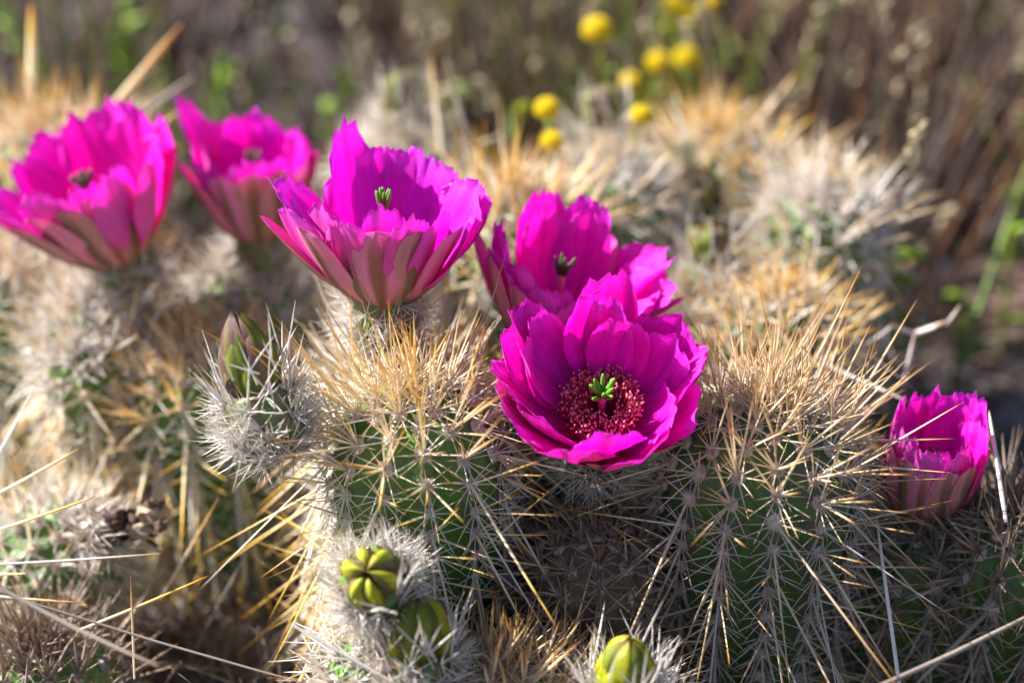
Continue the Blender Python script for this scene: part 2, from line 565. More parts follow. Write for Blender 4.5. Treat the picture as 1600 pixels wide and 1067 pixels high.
def make_stem(label, apex, R, lean=(0, 0), pal='gold', n_obj=60, ribs=12, seed=0, body=BODY_GREEN, spacing=.95,
              clen=4.2, rlen=1.5, tuft=2.8, length=None, group='upright stems of the spiny cactus clump', bendv=(0, 0, 0),
              density=.5, name='hedgehog_cactus', hd=1.25, axis=None, areoles_max=60, cat='cactus', rmul=1.5, down=1.0):
    rng = np.random.RandomState(1000 + seed)
    apex = Vector(apex)
    ax = Vector((lean[0], lean[1], 1)).normalized() if axis is None else Vector(axis).normalized()
    if length is None:
        length = (apex.z + 2.0) / ax.z
    root = apex - ax * length
    t = thing(name, label, cat, root, group)
    pf = dome(R, R * hd, .12)
    phase = rng.rand() * 6.28
    surf, center, A, E1, E2 = revolve('body', root, ax, length, pf, ribs, .20, body, phase=phase, bendv=bendv, tubspace=spacing)
    # arc table
    hs = np.concatenate([np.linspace(0.0, R * hd, 400) ** 1.0, np.linspace(R * hd, length, 200)[1:]])
    rs_ = pf(hs)
    arc = np.concatenate([[0], np.cumsum(np.hypot(np.diff(hs), np.diff(rs_)))])
    nh, nth = 60, ribs * 8
    sarc = np.concatenate([np.linspace(0.0, arc[399], 34), np.linspace(arc[399], arc[-1], nh - 33)[1:]])
    hg = np.interp(sarc, arc, hs)
    th = np.linspace(0, 2 * math.pi, nth, endpoint=False)
    TH, HH = np.meshgrid(th, hg)
    _, SA = np.meshgrid(th, sarc)
    Pn, tub = surf(TH, HH, SA)
    V = Pn.reshape(-1, 3)
    q = []
    ii = np.arange(nh - 1)[:, None] * nth
    jj = np.arange(nth)[None]
    j2 = (jj + 1) % nth
    Q = np.stack([ii + jj, ii + nth + jj, ii + nth + j2, ii + j2], -1).reshape(-1, 4)
    me = mesh_np('body', V, Q, None, body, None, {'tub': tub.ravel()})
    link('body', me, t)
    # areoles
    cc = np.array(CAMP - root)
    sp = []          # base, dir, L, r, bend, type, areole idx, score
    areos = []
    k = 0
    rib_th = [(2 * math.pi * i / ribs - phase) for i in range(ribs)]
    nrow = int((arc[-1] - .2) / spacing) + 1
    for k in range(nrow):
        for i in range(ribs):
            half = .5 if (i % 2) else 0.0
            sa = (k + half) * spacing + .12
            if k == 0 and half == 0 and i % 4:
                continue
            if sa > arc[-1] - .3:
                continue
            jit = rng.uniform(-.08, .08)
            h = float(np.interp(sa + jit, arc, hs))
            p, _ = surf(np.array([rib_th[i]]), np.array([h]), np.array([(k + half) * spacing]))
            p = p[0]
            rad = math.cos(rib_th[i]) * E1 + math.sin(rib_th[i]) * E2
            dh = .04
            slope = float(pf(h + dh) - pf(max(h - dh, 0))) / (dh + min(h, dh))
            nrm = rad * 1.0 + A * slope
            nrm /= np.linalg.norm(nrm)
            tan_up = A - nrm * np.dot(A, nrm)
            tl = np.linalg.norm(tan_up)
            tan_up = tan_up / tl if tl > .15 else -rad
            side = np.cross(tan_up, nrm)
            vd = cc - p
            vd /= np.linalg.norm(vd)
            facing = float(np.dot(nrm, vd))
            deep = h > 7.5
            young = h < R * .75
            ai = len(areos)
            areos.append((p, nrm, tan_up, h, facing))
            nr = int(round((15 if not deep else 11) * density))
            if facing < -.35 and h > 3:
                nr = int(nr * .55)
            ph0 = rng.rand() * 6.28
            for j in range(nr):
                a = ph0 + 2 * math.pi * j / nr + rng.normal(0, .12)
                tilt = math.radians(rng.uniform(62, 84) if not young else rng.uniform(38, 70))
                d = nrm * math.cos(tilt) + (tan_up * math.cos(a) + side * math.sin(a)) * math.sin(tilt)
                low = .75 + .45 * (.5 - .5 * math.cos(a))
                L = rlen * low * rng.uniform(.75, 1.15)
                if young:
                    L *= 1.15
                sp.append((p + nrm * .05, d, L, rng.uniform(.022, .031) * rmul, rng.normal(0, .06, 3) + nrm * .08, 2 if young and rng.rand() < .6 else 0, ai, L * .25))
            # centrals
            nc = rng.randint(2, 5) if not young else rng.randint(5, 9)
            for j in range(nc):
                if young:
                    a = rng.uniform(0, 6.28)
                    tilt = math.radians(rng.uniform(3, 48))
                    d = nrm * math.cos(tilt) + (tan_up * math.cos(a) + side * math.sin(a)) * math.sin(tilt)
                    d = d + A * .35
                    L = tuft * rng.uniform(.35, 1.15) * (.7 + .3 * min(1, h / (R * .4)))
                    if rng.rand() < .12:
                        L *= 1.5
                    ty = 2 if rng.rand() < .6 else 1
                    rr = rng.uniform(.03, .048)
                else:
                    if j == 0:
                        a = math.pi + rng.normal(0, .35)      # the long one, pointing down and out
                        tilt = math.radians(rng.uniform(38, 66) * down)
                        L = clen * rng.uniform(.85, 1.45)
                        ty = 1 if rng.rand() < .72 else 0
                        rr = rng.uniform(.038, .056)
                    else:
                        a = rng.choice([-1, 1]) * rng.uniform(.2, 1.9)
                        tilt = math.radians(rng.uniform(22, 62))
                        L = clen * rng.uniform(.28, .85)
                        ty = 1 if rng.rand() < .8 else 3
                        rr = rng.uniform(.028, .042)
                    d = nrm * math.cos(tilt) + (tan_up * math.cos(a) + side * math.sin(a)) * math.sin(tilt)
                if facing < -.35 and h > 4 and j > 0:
                    continue
                d = d / np.linalg.norm(d)
                sp.append((p + nrm * .04, d, L, rr * rmul, rng.normal(0, .10, 3) * L / 3, ty, ai, L * (1 + max(0, facing))))
    sp = [s_ for s_ in sp if not hits_flower(root, s_[0], s_[1] / np.linalg.norm(s_[1]), s_[2])]
    # material table
    if pal == 'gold':
        tab = [WHITE, GOLD, CREAM, BROWN]
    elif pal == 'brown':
        tab = [DULL, BROWN, CREAM, GOLD]  # radials take the dulled white, shade put into their colour
    elif pal == 'pale':
        tab = [WHITE, CREAM, WHITE, GOLD]
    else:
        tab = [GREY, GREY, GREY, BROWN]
    score = np.array([s[7] * (1.0 if areos[s[6]][3] < 8 else .35) * (1.0 if areos[s[6]][4] > -.3 or areos[s[6]][3] < 2.5 else .1) for s in sp])
    order = np.argsort(-score)
    chosen = set(order[:n_obj].tolist())
    # areoles as parts
    need = {sp[i][6] for i in chosen}
    vis = sorted(range(len(areos)), key=lambda i: -(areos[i][4] - areos[i][3] * .12))
    aset = need | set(v for v in vis[:areoles_max] if areos[v][4] > -.2 and areos[v][3] < 8)
    amap = {}
    for i in sorted(aset):
        p, nrm, up, h, f = areos[i]
        M = place(p, frame_z(nrm, rng.uniform(-.3, .3)), (1, 1, 1))
        sc_ = rng.uniform(1.1, 1.5) * (1.25 if h < R * .8 else 1)
        M = M @ Matrix.Diagonal((sc_, sc_, sc_, 1))
        amap[i] = (link('areole', AREOLE[i % 3], t, matrix=M), M.inverted())
    pi = 0
    for i in order[:n_obj]:
        b, d, L, r, bend, ty, ai, _ = sp[i]
        o, Mi = amap[ai]
        M = place(b, frame_z(d, rng.rand() * 6.28), (r, r, L))
        link('spine', PROTO[tab[ty].name][rng.randint(4)], o, matrix=Mi @ M)
    rest = [s for i, s in enumerate(sp) if i not in chosen]
    me = spines_mesh('spine_cover', [s[0] for s in rest], [s[1] for s in rest], [s[2] for s in rest], [s[3] for s in rest],
                     np.array([s[4] for s in rest]), tab, [s[5] for s in rest], rng)
    link('spine_cover', me, t, kind='stuff')
    return t


# ------------------------------------------------------------------ petals
def petal_mesh(L, W, angs, r0, cup, seed, mats, tip='ragged', nu=23, nv=20, twist=0.0, thick=.03, ripple=.12, curl=0.0, skew=0.0, roll=0.0, keel=0.05):
    """one petal in the plane x = outward, z = along the flower axis, y = across. angs: outward lean (deg) at base, middle, tip"""
    rs = np.random.RandomState(seed)
    u = np.linspace(-1, 1, nu)
    v = np.linspace(0, 1, nv)
    U, Vv = np.meshgrid(u, v)
    ph = rs.rand(8) * 6.28
    if tip == 'ragged':
        g = np.clip(Vv / .62, 0, 1)
        g = .30 + .70 * (g * g * (3 - 2 * g))
        g *= 1 - .10 * np.clip((Vv - .7) / .3, 0, 1) ** 1.5
        jag = .040 * np.sin(5 * U + ph[0]) + .032 * np.sin(11 * U + ph[1]) + .026 * np.sin(19 * U + ph[2])
        lenu = 1 - .17 * np.abs(U) ** 3.2 + jag * .45 + .014 * np.sin(31 * U + ph[5]) + .05 * np.exp(-(U / .10) ** 2)
    elif tip == 'point':
        g = np.clip(Vv / .5, 0, 1)
        g = .35 + .65 * (g * g * (3 - 2 * g))
        q = np.clip((Vv - .5) / .5, 0, 1)
        g *= np.sqrt(np.clip(1 - q ** 2.2, 0, 1)) * .96 + .04
        lenu = 1 + .02 * np.sin(6 * U + ph[0]) + .06 * np.exp(-(U / .2) ** 2)
    elif tip == 'round':
        g = np.clip(Vv / .55, 0, 1)
        g = .42 + .58 * (g * g * (3 - 2 * g))
        q = np.clip((Vv - .6) / .4, 0, 1)
        g *= np.sqrt(np.clip(1 - q ** 2.6, 0, 1)) * .93 + .07
        lenu = 1 + .01 * np.sin(6 * U + ph[0])
    else:   # scale: lance shaped
        q = Vv
        g = np.sin(np.pi * np.clip(q * .86 + .14, 0, 1)) ** .8 * .97 + .03
        lenu = np.ones_like(U)
    Lv = np.clip(Vv, 0, 1)
    a0, a1, a2 = [math.radians(a) for a in angs]
    tt = np.linspace(0, 1.3, 80)
    ang = np.where(tt < .5, a0 + (a1 - a0) * (tt / .5), a1 + (a2 - a1) * np.clip((tt - .5) / .5, 0, 1.4))
    dx = np.sin(ang) * (tt[1] - tt[0]) * L
    dz = np.cos(ang) * (tt[1] - tt[0]) * L
    X = np.concatenate([[0], np.cumsum(dx)])[:80] + r0
    Z = np.concatenate([[0], np.cumsum(dz)])[:80]
    sv = Lv * (1 + (lenu - 1) * Lv ** 2)
    xs = np.interp(sv, tt, X)
    zs = np.interp(sv, tt, Z)
    an = np.interp(sv, tt, ang)
    half = W * .5 * g
    y = U * half + skew * Lv ** 2 * L
    # offset along the inward normal
    off = cup * half * U ** 2 * (1 - .4 * Lv)
    rp = ripple * half * (np.sin(3.2 * U + 5 * Lv + ph[3]) * .5 + np.sin(7 * U * Lv + 3 * Lv + ph[4]) * .38 + np.sin(13 * U + 2 * Lv + ph[6]) * .16) * (.25 + Lv ** 1.5)
    off = off + rp - curl * half * np.clip(Lv - .75, 0, 1) * 4 * np.abs(U) ** 1.5
    off = off - keel * W * np.exp(-(U / (.16 if keel < .1 else .38)) ** 2) * (1 - Lv * .6 * (keel < .1))      # keel
    nx, nz = -np.cos(an), np.sin(an)
    ca = twist * Lv + roll
    y2 = y * np.cos(ca)
    off2 = off + y * np.sin(ca)
    Xp = xs + nx * off2
    Zp = zs + nz * off2
    inner = np.stack([Xp, y2, Zp], -1)
    th = thick * (1 - .75 * np.clip((Lv - .5) / .5, 0, 1)) * (1 - .6 * U ** 2)
    outer = inner.copy()
    outer[..., 0] -= nx * th
    outer[..., 2] -= nz * th
    V = np.concatenate([inner.reshape(-1, 3), outer.reshape(-1, 3)])
    uv = np.stack([(U + 1) / 2, Lv], -1).reshape(-1, 2)
    uv = np.concatenate([uv, uv])
    n = nu * nv
    idx = np.arange(n).reshape(nv, nu)
    a = idx[:-1, :-1].ravel(); b = idx[:-1, 1:].ravel(); c = idx[1:, 1:].ravel(); d = idx[1:, :-1].ravel()
    Qi = np.stack([a, b, c, d], -1)[:, ::-1]
    Qo = np.stack([a, b, c, d], -1) + n
    edge = np.concatenate([idx[0, :], idx[1:, -1], idx[-1, -2::-1], idx[-2:0:-1, 0]])
    e2 = np.roll(edge, -1)
    Qe = np.stack([edge, e2, e2 + n, edge + n], -1)[:, ::-1]
    Q = np.concatenate([Qi, Qo, Qe])
    fm = np.concatenate([np.zeros(len(Qi)), np.ones(len(Qo)), np.zeros(len(Qe))])
    return mesh_np('petal', V, Q, None, mats, fm, None, uv)


def flower_frame(axis):
    a = Vector(axis).normalized()
    front = -FWD - a * (-FWD).dot(a)
    front.normalize()
    right = front.cross(a) * -1
    if right.dot(RIGHT) < 0:
        right = -right
    return a, front, right


def az_matrix(a, front, right, az):
    """rotation whose x axis points to azimuth az (0 front, 90 right, 180 rear, 270 left) and z axis along the flower"""
    r = math.radians(az)
    x = front * math.cos(r) + right * math.sin(r)
    y = a.cross(x)
    return Matrix((x, y, a)).transposed()


def tube(t, a, front, right, R, Lt, seed, n=90, slen=1.0, body=TUBE_GREEN, rtop=None, name='floral_tube', matl=(TUBEW, WHITE), top_skip=.06, curve=.25):
    """spiny green tube below a flower or bud, its top at the thing's origin"""
    rng = np.random.RandomState(seed)
    nth, nh = 40, 16
    rtop = rtop or R * .9
    V, tb = [], []
    A, F, Rr = np.array(a), np.array(front), np.array(right)
    for i in range(nh):
        v = max(0, i - 1) / (nh - 2)
        h = -Lt * v + (.04 if i == 0 else 0)
        r = (rtop + (R - rtop) * min(1, v * 2.2)) * math.sqrt(max(0.02, 1 - max(0, (v - .55) / .45) ** 2.4))
        for j in range(nth):
            th = 2 * math.pi * j / nth
            k = 1 + .07 * math.cos(8 * th + 5 * v) * math.cos(14 * v + (j // 5 % 2) * 3.14)
            V.append(A * h + (F * math.cos(th) + Rr * math.sin(th)) * r * k * (.05 if i == 0 else 1))
            tb.append(.5 + .5 * math.cos(8 * th + 5 * v))
    q = [(i * nth + j, i * nth + (j + 1) % nth, (i + 1) * nth + (j + 1) % nth, (i + 1) * nth + j) for i in range(nh - 1) for j in range(nth)]
    body_o = link(name, mesh_np(name, V, q, None, body, None, {'tub': tb}), t)
    B, D, LL, RR, BE, MI = [], [], [], [], [], []
    for c in range(n // 8):
        th = rng.uniform(0, 6.28)
        v = rng.uniform(top_skip, .95)
        r = (rtop + (R - rtop) * min(1, v * 2.2)) * math.sqrt(max(0.02, 1 - max(0, (v - .55) / .45) ** 2.4))
        rad = F * math.cos(th) + Rr * math.sin(th)
        p = A * (-Lt * v) + rad * r
        sd = np.cross(A, rad)
        for k in range(8 + rng.randint(0, 3)):
            d = rad * rng.uniform(.25, 1.0) + A * rng.uniform(-.6, 1.1) + sd * rng.normal(0, .7)
            B.append(p); D.append(d)
            L = slen * rng.uniform(.5, 1.25)
            LL.append(L); RR.append(rng.uniform(.017, .027))
            BE.append(A * curve * L * rng.uniform(0, 1) + rng.normal(0, .08, 3))
            MI.append(rng.randint(2))
    link('spine_cover', spines_mesh('spine_cover', B, D, LL, RR, np.array(BE), list(matl), MI, rng), body_o, kind='stuff')
    return body_o


def put_petal(t, fr, az, me, name='petal', tilt=0.0, drop=0.0, label=None):
    a, f, r = fr
    M3 = az_matrix(a, f, r, az)
    M = M3.to_4x4() @ Matrix.Rotation(math.radians(tilt), 4, 'Y')
    M.translation = a * (drop * S)
    return link(name, me, t, matrix=M, label=label)


def pistil(t, fr, h, m=STIG, lobes=9, ll=.42, stamens=0, seed=0, spread=40, lr=.06, srad=1.0):
    a, f, r = fr
    rng = np.random.RandomState(seed)
    A, F, Rr = np.array(a), np.array(f), np.array(r)
    st = spines_mesh('style', [A * 0], [A], [h], [.13], [[0, 0, 0]], STYLE, sides=8, prof=((0, .8), (.3, .9), (.8, 1), (.97, 1.1)))
    so_ = link('style', st, t)
    for k in range(lobes):
        az = 2 * math.pi * k / lobes + rng.normal(0, .12)
        sp_ = math.radians(spread * rng.uniform(.55, 1.15))
        rad = F * math.cos(az) + Rr * math.sin(az)
        d = A * math.cos(sp_) + rad * math.sin(sp_)
        L = ll * rng.uniform(.85, 1.2)
        me = spines_mesh('stigma_lobe', [A * h + rad * .09 * (k % 2 + .5)], [d], [L], [lr], [A * .12], m, sides=7,
                         prof=((-.25, .6), (0, .85), (.3, 1.0), (.6, 1.05), (.8, .95), (.93, .7), (.985, .35)))
        link('stigma_lobe', me, so_)
    if stamens:
        B, D, LL, RR, BE = [], [], [], [], []
        tips = []
        for k in range(stamens):
            az = rng.uniform(0, 6.283)
            rr = math.sqrt(rng.uniform(.06, 1)) * srad
            rad = F * math.cos(az) + Rr * math.sin(az)
            b = rad * (.25 + .45 * rr) + A * .3
            tip = rad * (.25 + 1.15 * rr) + A * (h * rng.uniform(.55, .92) + .12 * rr)
            d = tip - b
            L = np.linalg.norm(d)
            B.append(b); D.append(d); LL.append(L); RR.append(.021); BE.append(rng.normal(0, .06, 3))
            tips.append(b + d + BE[-1])
        link('stamen_filament_cluster', spines_mesh('filaments', B, D, LL, RR, np.array(BE), FIL, sides=3,
             prof=((0, 1), (.4, .9), (.8, .8), (.97, .7))), t, kind='stuff')
        V, Fc = [], []
        bV = [(1, 0, 0), (-1, 0, 0), (0, 1, 0), (0, -1, 0), (0, 0, 1), (0, 0, -1)]
        bF = [(0, 2, 4), (2, 1, 4), (1, 3, 4), (3, 0, 4), (2, 0, 5), (1, 2, 5), (3, 1, 5), (0, 3, 5)]
        for p in tips:
            i = len(V)
            s1 = rng.uniform(.036, .052)
            V += [tuple(p + np.array(x) * s1 * np.array([1, 1, 1.5])) for x in bV]
            Fc += [tuple(i + x for x in f_) for f_ in bF]
        link('anther_cluster', mesh_np('anthers', V, None, Fc, ANTH), t, kind='stuff')
    return so_


def make_flower(label, base, axis, petals, outers, seed, tubeR=1.12, tubeL=1.8, tube_n=110, tube_s=1.0, purple=False, pist=(1.5, STIG_D, 9, 40, 0), hug=4,
                group='magenta flowers open on the cactus clump'):
    t = thing('cactus_flower', label, 'flower', base, group)
    fr = flower_frame(axis)
    a, f, r = fr
    rs = random.Random(seed)
    # receptacle cup
    A, F, Rr = [np.array(x) for x in fr]
    V = []
    nth = 32
    for i, (h, rad) in enumerate(((-.15, .85), (.0, 1.0), (.30, .86), (.2, .50), (.12, .02))):
        for j in range(nth):
            th = 2 * math.pi * j / nth
            V.append(A * h + (F * math.cos(th) + Rr * math.sin(th)) * rad)
    q = [(i * nth + j, i * nth + (j + 1) % nth, (i + 1) * nth + (j + 1) % nth, (i + 1) * nth + j) for i in range(4) for j in range(nth)]
    link('flower_cup', mesh_np('flower_cup', V, q, None, STYLE), t)
    mats_in = [PET_PURP if purple else PET_IN, PET_OUT]
    for k, p in enumerate(petals):
        az, L, W, angs = p[:4]
        kw = dict(p[4]) if len(p) > 4 else {}
        m = kw.pop('mats', mats_in)
        tl = kw.pop('tilt', 0)
        r0 = kw.pop('r0', .52)
        me = petal_mesh(L, W, angs, r0, kw.pop('cup', .30), seed * 100 + k, m, kw.pop('tip', 'ragged'), **kw)
        put_petal(t, fr, az, me, 'petal', tl)
    for k, p in enumerate(outers):
        az, L, W, angs = p[:4]
        kw = dict(p[4]) if len(p) > 4 else {}
        br = kw.pop('brown', False)
        angs = (angs[0], angs[1] + hug, angs[2] + hug)
        me = petal_mesh(L, W, angs, kw.pop('r0', .98), kw.pop('cup', .34), seed * 100 + 50 + k,
                        [PET_OUT, TEP_BROWN if br else TEP_OUT], kw.pop('tip', 'round'), thick=.05, ripple=kw.pop('ripple', .05), **kw)
        put_petal(t, fr, az, me, 'outer_petal', kw.pop('tilt', 0), drop=-.12, label='brown striped outer petal' if br else 'pink outer petal with a brown midstripe')
    if tubeL:
        tube(t, a, f, r, tubeR, tubeL, seed, tube_n, tube_s)
    h, m, lobes, spread, stam = pist
    pistil(t, fr, h, m, lobes, stamens=stam, seed=seed, spread=spread, ll=.62 if stam else .5, lr=.085 if stam else .065)
    return t


def auto_petals(rs, n_in, n_mid, L, W, open_, mid_open=None, jl=.08):
    out = []
    for k in range(n_in):
        az = 360 * k / n_in + rs.uniform(-8, 8)
        o = open_ + rs.uniform(-4, 4)
        out.append((az, L * rs.uniform(1 - jl, 1 + jl), W * rs.uniform(.85, 1.12), (o + 18, o - 2, o + rs.uniform(-4, 10)), {'twist': rs.uniform(-.25, .25), 'tilt': rs.uniform(-2, 2)}))
    for k in range(n_mid):
        az = 360 * (k + .5) / n_mid + rs.uniform(-8, 8)
        o = (mid_open or open_ + 6) + rs.uniform(-4, 5)
        out.append((az, L * rs.uniform(.9, 1.04), W * rs.uniform(.75, 1.0), (o + 18, o, o + rs.uniform(0, 12)), {'twist': rs.uniform(-.3, .3), 'r0': .60}))
    return out


def auto_outer(rs, n, L, W, open_):
    out = []
    for k in range(n):
        az = 360 * k / n + rs.uniform(-9, 9)
        o = open_ + rs.uniform(-3, 4)
        out.append((az, L * rs.uniform(.7, 1.1), W * rs.uniform(.75, 1.15), (o + 22, o, o + rs.uniform(-6, 6)), {'brown': rs.random() < .4}))
    return out


def make_bud(label, base, axis, L, R, seed, mats, n=10, closed=-26, tubeL=1.6, tubeR=None, tube_n=130, tube_s=1.0, twist=.25, group='unopened buds on the cactus clump', W=None, extra_spines=0, tip='scale', a0=32, a_mid=2, core=.72, keel=.05):
    t = thing('cactus_bud', label, 'flower bud', base, group)
    fr = flower_frame(axis)
    a, f, r = fr
    rs = random.Random(seed)
    A, F, Rr = [np.array(x) for x in fr]
    nth, nh = 28, 12
    core_h = L * core
    V, uv = [], []
    for i in range(nh):
        v = i / (nh - 1)
        rad = R * .74 * max(0.01, (1 - v ** 2.2)) ** .8 * (.85 + .15 * min(1, v * 4))
        for j in range(nth):
            th = 2 * math.pi * j / nth
            V.append(A * (v * core_h) + (F * math.cos(th) + Rr * math.sin(th)) * rad)
            uv.append((j / nth, v))
    q = [(i * nth + j, i * nth + (j + 1) % nth, (i + 1) * nth + (j + 1) % nth, (i + 1) * nth + j) for i in range(nh - 1) for j in range(nth)]
    link('bud_core', mesh_np('bud_core', V, q, None, mats[0], None, None, uv), t)
    W = W or R * 1.25

    def close(L_, r0_, a0_, a1_, target=.02):
        lo, hi = -170.0, 40.0
        tt = np.linspace(0, 1, 80)
        for _ in range(30):
            mid = (lo + hi) / 2
            an = np.where(tt < .5, a0_ + (a1_ - a0_) * tt / .5, a1_ + (mid - a1_) * (tt - .5) / .5)
            x = r0_ + np.sum(np.sin(np.radians(an))) * L_ / 80
            if x > target:
                hi = mid
            else:
                lo = mid
        return mid
    for ring, (cnt, lf, rr, out) in enumerate(((n, 1.0, .80, 0), (n - 2, .78, .93, 5), (n - 3, .42, 1.02, 12))):
        for k in range(cnt):
            az = 360 * (k + .5 * ring) / cnt + rs.uniform(-5, 5)
            m = mats[(k + ring) % len(mats)]
            Lk = L * lf * rs.uniform(.97, 1.04)
            am = a_mid + out * .5
            ac = close(Lk / lf, R * rr * .72, a0 + out, am, (.03, .12, .3)[ring] * R) * (1, .8, .5)[ring]
            me = petal_mesh(Lk, W * (1, .8, .6)[ring] * rs.uniform(.85, 1.1), (a0 + out, am, ac),
                            R * rr * .72, .55, seed * 50 + ring * 20 + k, [m, m], tip, nu=9, nv=12, thick=.07, ripple=.02, twist=twist * rs.uniform(.5, 1.2), keel=keel)
            put_petal(t, fr, az, me, 'bud_scale', drop=-.05)
    bo = tube(t, a, f, r, tubeR or R * 1.05, tubeL, seed, tube_n, tube_s, top_skip=0.0)
    if extra_spines:
        rng = np.random.RandomState(seed + 5)
        for k in range(extra_spines):         # long curved white spines clasping the bud
            th = 2 * math.pi * k / extra_spines + rng.normal(0, .2)
            rad = F * math.cos(th) + Rr * math.sin(th)
            sd = np.cross(A, rad)
            v = rng.uniform(-.25, .35)
            b = A * v * L + rad * (R * 1.06)
            d = Vector(A * rng.uniform(.7, 1.3) + rad * rng.uniform(-.1, .6) + sd * rng.normal(0, .55))
            LL = tube_s * rng.uniform(1.1, 1.9)
            rr = rng.uniform(.03, .042)
            M = place(b, frame_z(d, rng.rand() * 6.28), (rr, rr, LL))
            link('spine', PROTO['tube_spine_white'][rng.randint(4)], bo, matrix=M)
    return t


# ------------------------------------------------------------------ ground
def ground():
    m, n, l = mat('desert_soil')
    n1 = noise(n, l, 9, 6, .6)
    n2 = noise(n, l, 120, 5, .65)
    c = ramp(n, l, n1, [(0.3, (.045, .032, .040)), (.5, (.085, .062, .070)), (.7, (.15, .115, .125))])
    c = mix_rgb(n, l, c, ramp(n, l, n2, [(.35, (.04, .03, .033)), (.6, (.16, .13, .13))]), .45)
    b = bump(n, l, n2, .8, .004)
    finish(n, l, c, .9, normal=b, spec=.2)
    # near patch with relief, growing coarser to the horizon: one sheet
    xs = np.concatenate([-np.geomspace(9000, 320, 16), np.linspace(-300, 300, 121), np.geomspace(320, 9000, 16)])
    ys = np.concatenate([-np.geomspace(9000, 220, 14), np.linspace(-200, 400, 121), np.geomspace(420, 9000, 16)])
    X, Y = np.meshgrid(xs, ys)
    rng = np.random.RandomState(3)
    Z = np.zeros_like(X)
    for k in range(14):
        fx, fy = rng.normal(0, .06 * (1 + k * .25), 2)
        Z += (1.1 / (1 + k * .35)) * np.sin(X * fx + Y * fy + rng.rand() * 6.28)
    fall = np.clip(1 - (np.hypot(X, Y) - 300) / 300, 0, 1)
    Z = Z * .45 * fall - .6
    V = np.stack([X, Y, Z], -1).reshape(-1, 3)
    ny, nx = X.shape
    idx = np.arange(nx * ny).reshape(ny, nx)
    Q = np.stack([idx[:-1, :-1].ravel(), idx[:-1, 1:].ravel(), idx[1:, 1:].ravel(), idx[1:, :-1].ravel()], -1)
    o = link('ground', mesh_np('ground', V, Q, None, m), kind='structure')
    o['label'] = 'purplish brown desert soil under and behind the cactus clump'

    def hz(x, y):
        i = np.clip(np.searchsorted(ys, y), 1, len(ys) - 1)
        j = np.clip(np.searchsorted(xs, x), 1, len(xs) - 1)
        return Z[i, j]
    return hz


HZ = ground()


def gravel():
    rng = np.random.RandomState(8)
    V0, F0 = icosphere_pts(1, 0)
    V0 = np.array(V0[:12])
    import bmesh
    bm = bmesh.new()
    bmesh.ops.create_icosphere(bm, subdivisions=1, radius=1)
    V0 = np.array([v.co[:] for v in bm.verts])
    F0 = np.array([[v.index for v in f.verts] for f in bm.faces])
    bm.free()
    n = 3800
    x = rng.uniform(-75, 75, n)
    y = rng.uniform(-30, 170, n)
    r = rng.gamma(2.0, .28, n) + .12
    z = HZ(x, y) + r * .25
    Vs = V0[None] * rng.uniform(.6, 1.3, (n, 1, 3)) * (1 + rng.uniform(-.18, .18, (n, len(V0), 1))) * r[:, None, None]
    Vs = Vs + np.stack([x, y, z], -1)[:, None]
    F = F0[None] + (np.arange(n) * len(V0))[:, None, None]
    fm = np.repeat(rng.randint(0, 2, n), len(F0))
    o = link('gravel', mesh_np('gravel', Vs.reshape(-1, 3), None, F.reshape(-1, 3), [ROCK, ROCK2], fm, smooth=False), kind='stuff')
    o['label'] = 'loose brown and grey gravel scattered over the soil'
    # bigger stones one by one
    spots = [(1310, 30, 158), (1230, 150, 128), (1480, 250, 118), (1390, 120, 140), (1560, 130, 140), (1000, 20, 160), (330, 20, 150), (180, 60, 140), (520, 40, 150), (1580, 500, 100)]
    lab = ['grey stone on the dark soil at the top edge right of the yellow flowers', 'rounded grey stone behind the tall pale tuft on the dark soil',
           'flat grey stone in the dark gap behind the right-hand cactus', 'small rusty stone among the dry seed heads',
           'grey stone by the far edge of the soil at the right of the picture', 'rusty stone behind the yellow flowers at the top edge',
           'grey stone under the green leaves at the upper left', 'grey stone behind the golden tuft in the upper left corner',
           'grey stone between the pale dead stalks at top centre left', 'rusty stone at the right edge above the last flower']
    for (px, py, d), lb in zip(spots, lab):
        p = P(px, py, d)
        # slide along the view ray to the ground
        ray = (p - CAMP).normalized()
        k = (-.6 - CAMP.z) / ray.z
        p = CAMP + ray * k
        V, Fc = icosphere_pts(int(px), .13)
        s_ = rng.uniform(1.6, 3.4)
        V = [(x_ * s_ * 1.3, y_ * s_, z_ * s_ * .7) for x_, y_, z_ in V]
        o = link('stone', mesh_np('stone', V, None, Fc, ROCK2 if 'rusty' in lb else ROCK, smooth=False))
        o.location = (p + Vector((0, 0, s_ * .25))) * S
        o['label'] = lb
        o['category'] = 'stone'
        o['group'] = 'stones lying on the soil behind the cactus'


gravel()

# no spine grows through an open flower or a bud: (base, axis, radius at base, widening, greatest radius, height)
KEEP_OUT = [(P(603, 456, 70.2), (0, .10, .99), 1.2, .75, 3.4, 5.4), (P(938, 668, 69), (0, -.44, .90), 1.2, .95, 3.7, 5.4), (P(866, 540, 73), (.08, 0, .98), 1.2, .7, 3.2, 5.4),
            (P(192, 402, 78), (-.34, -.02, .94), .8, .7, 3.3, 5.4), (P(400, 358, 80), (-.05, .04, .99), .8, .6, 2.6, 5), (P(1458, 788, 71.5), (.03, -.02, .98), .8, .5, 2.0, 4.4),
            (P(402, 610, 66.8), tuple(dirpx(-.26, .95, .2)), 1.0, 0, 1.0, 2.9), (P(583, 905, 64.5), tuple(dirpx(-.12, .32, .9)), 1.1, 0, 1.1, 1.8), (P(655, 1015, 65.2), tuple(dirpx(0, .92, .4)), 1.1, 0, 1.1, 2.4),
            (P(975, 1076, 64.5), tuple(dirpx(.05, .88, .45)), 1.1, 0, 1.1, 2.4)]
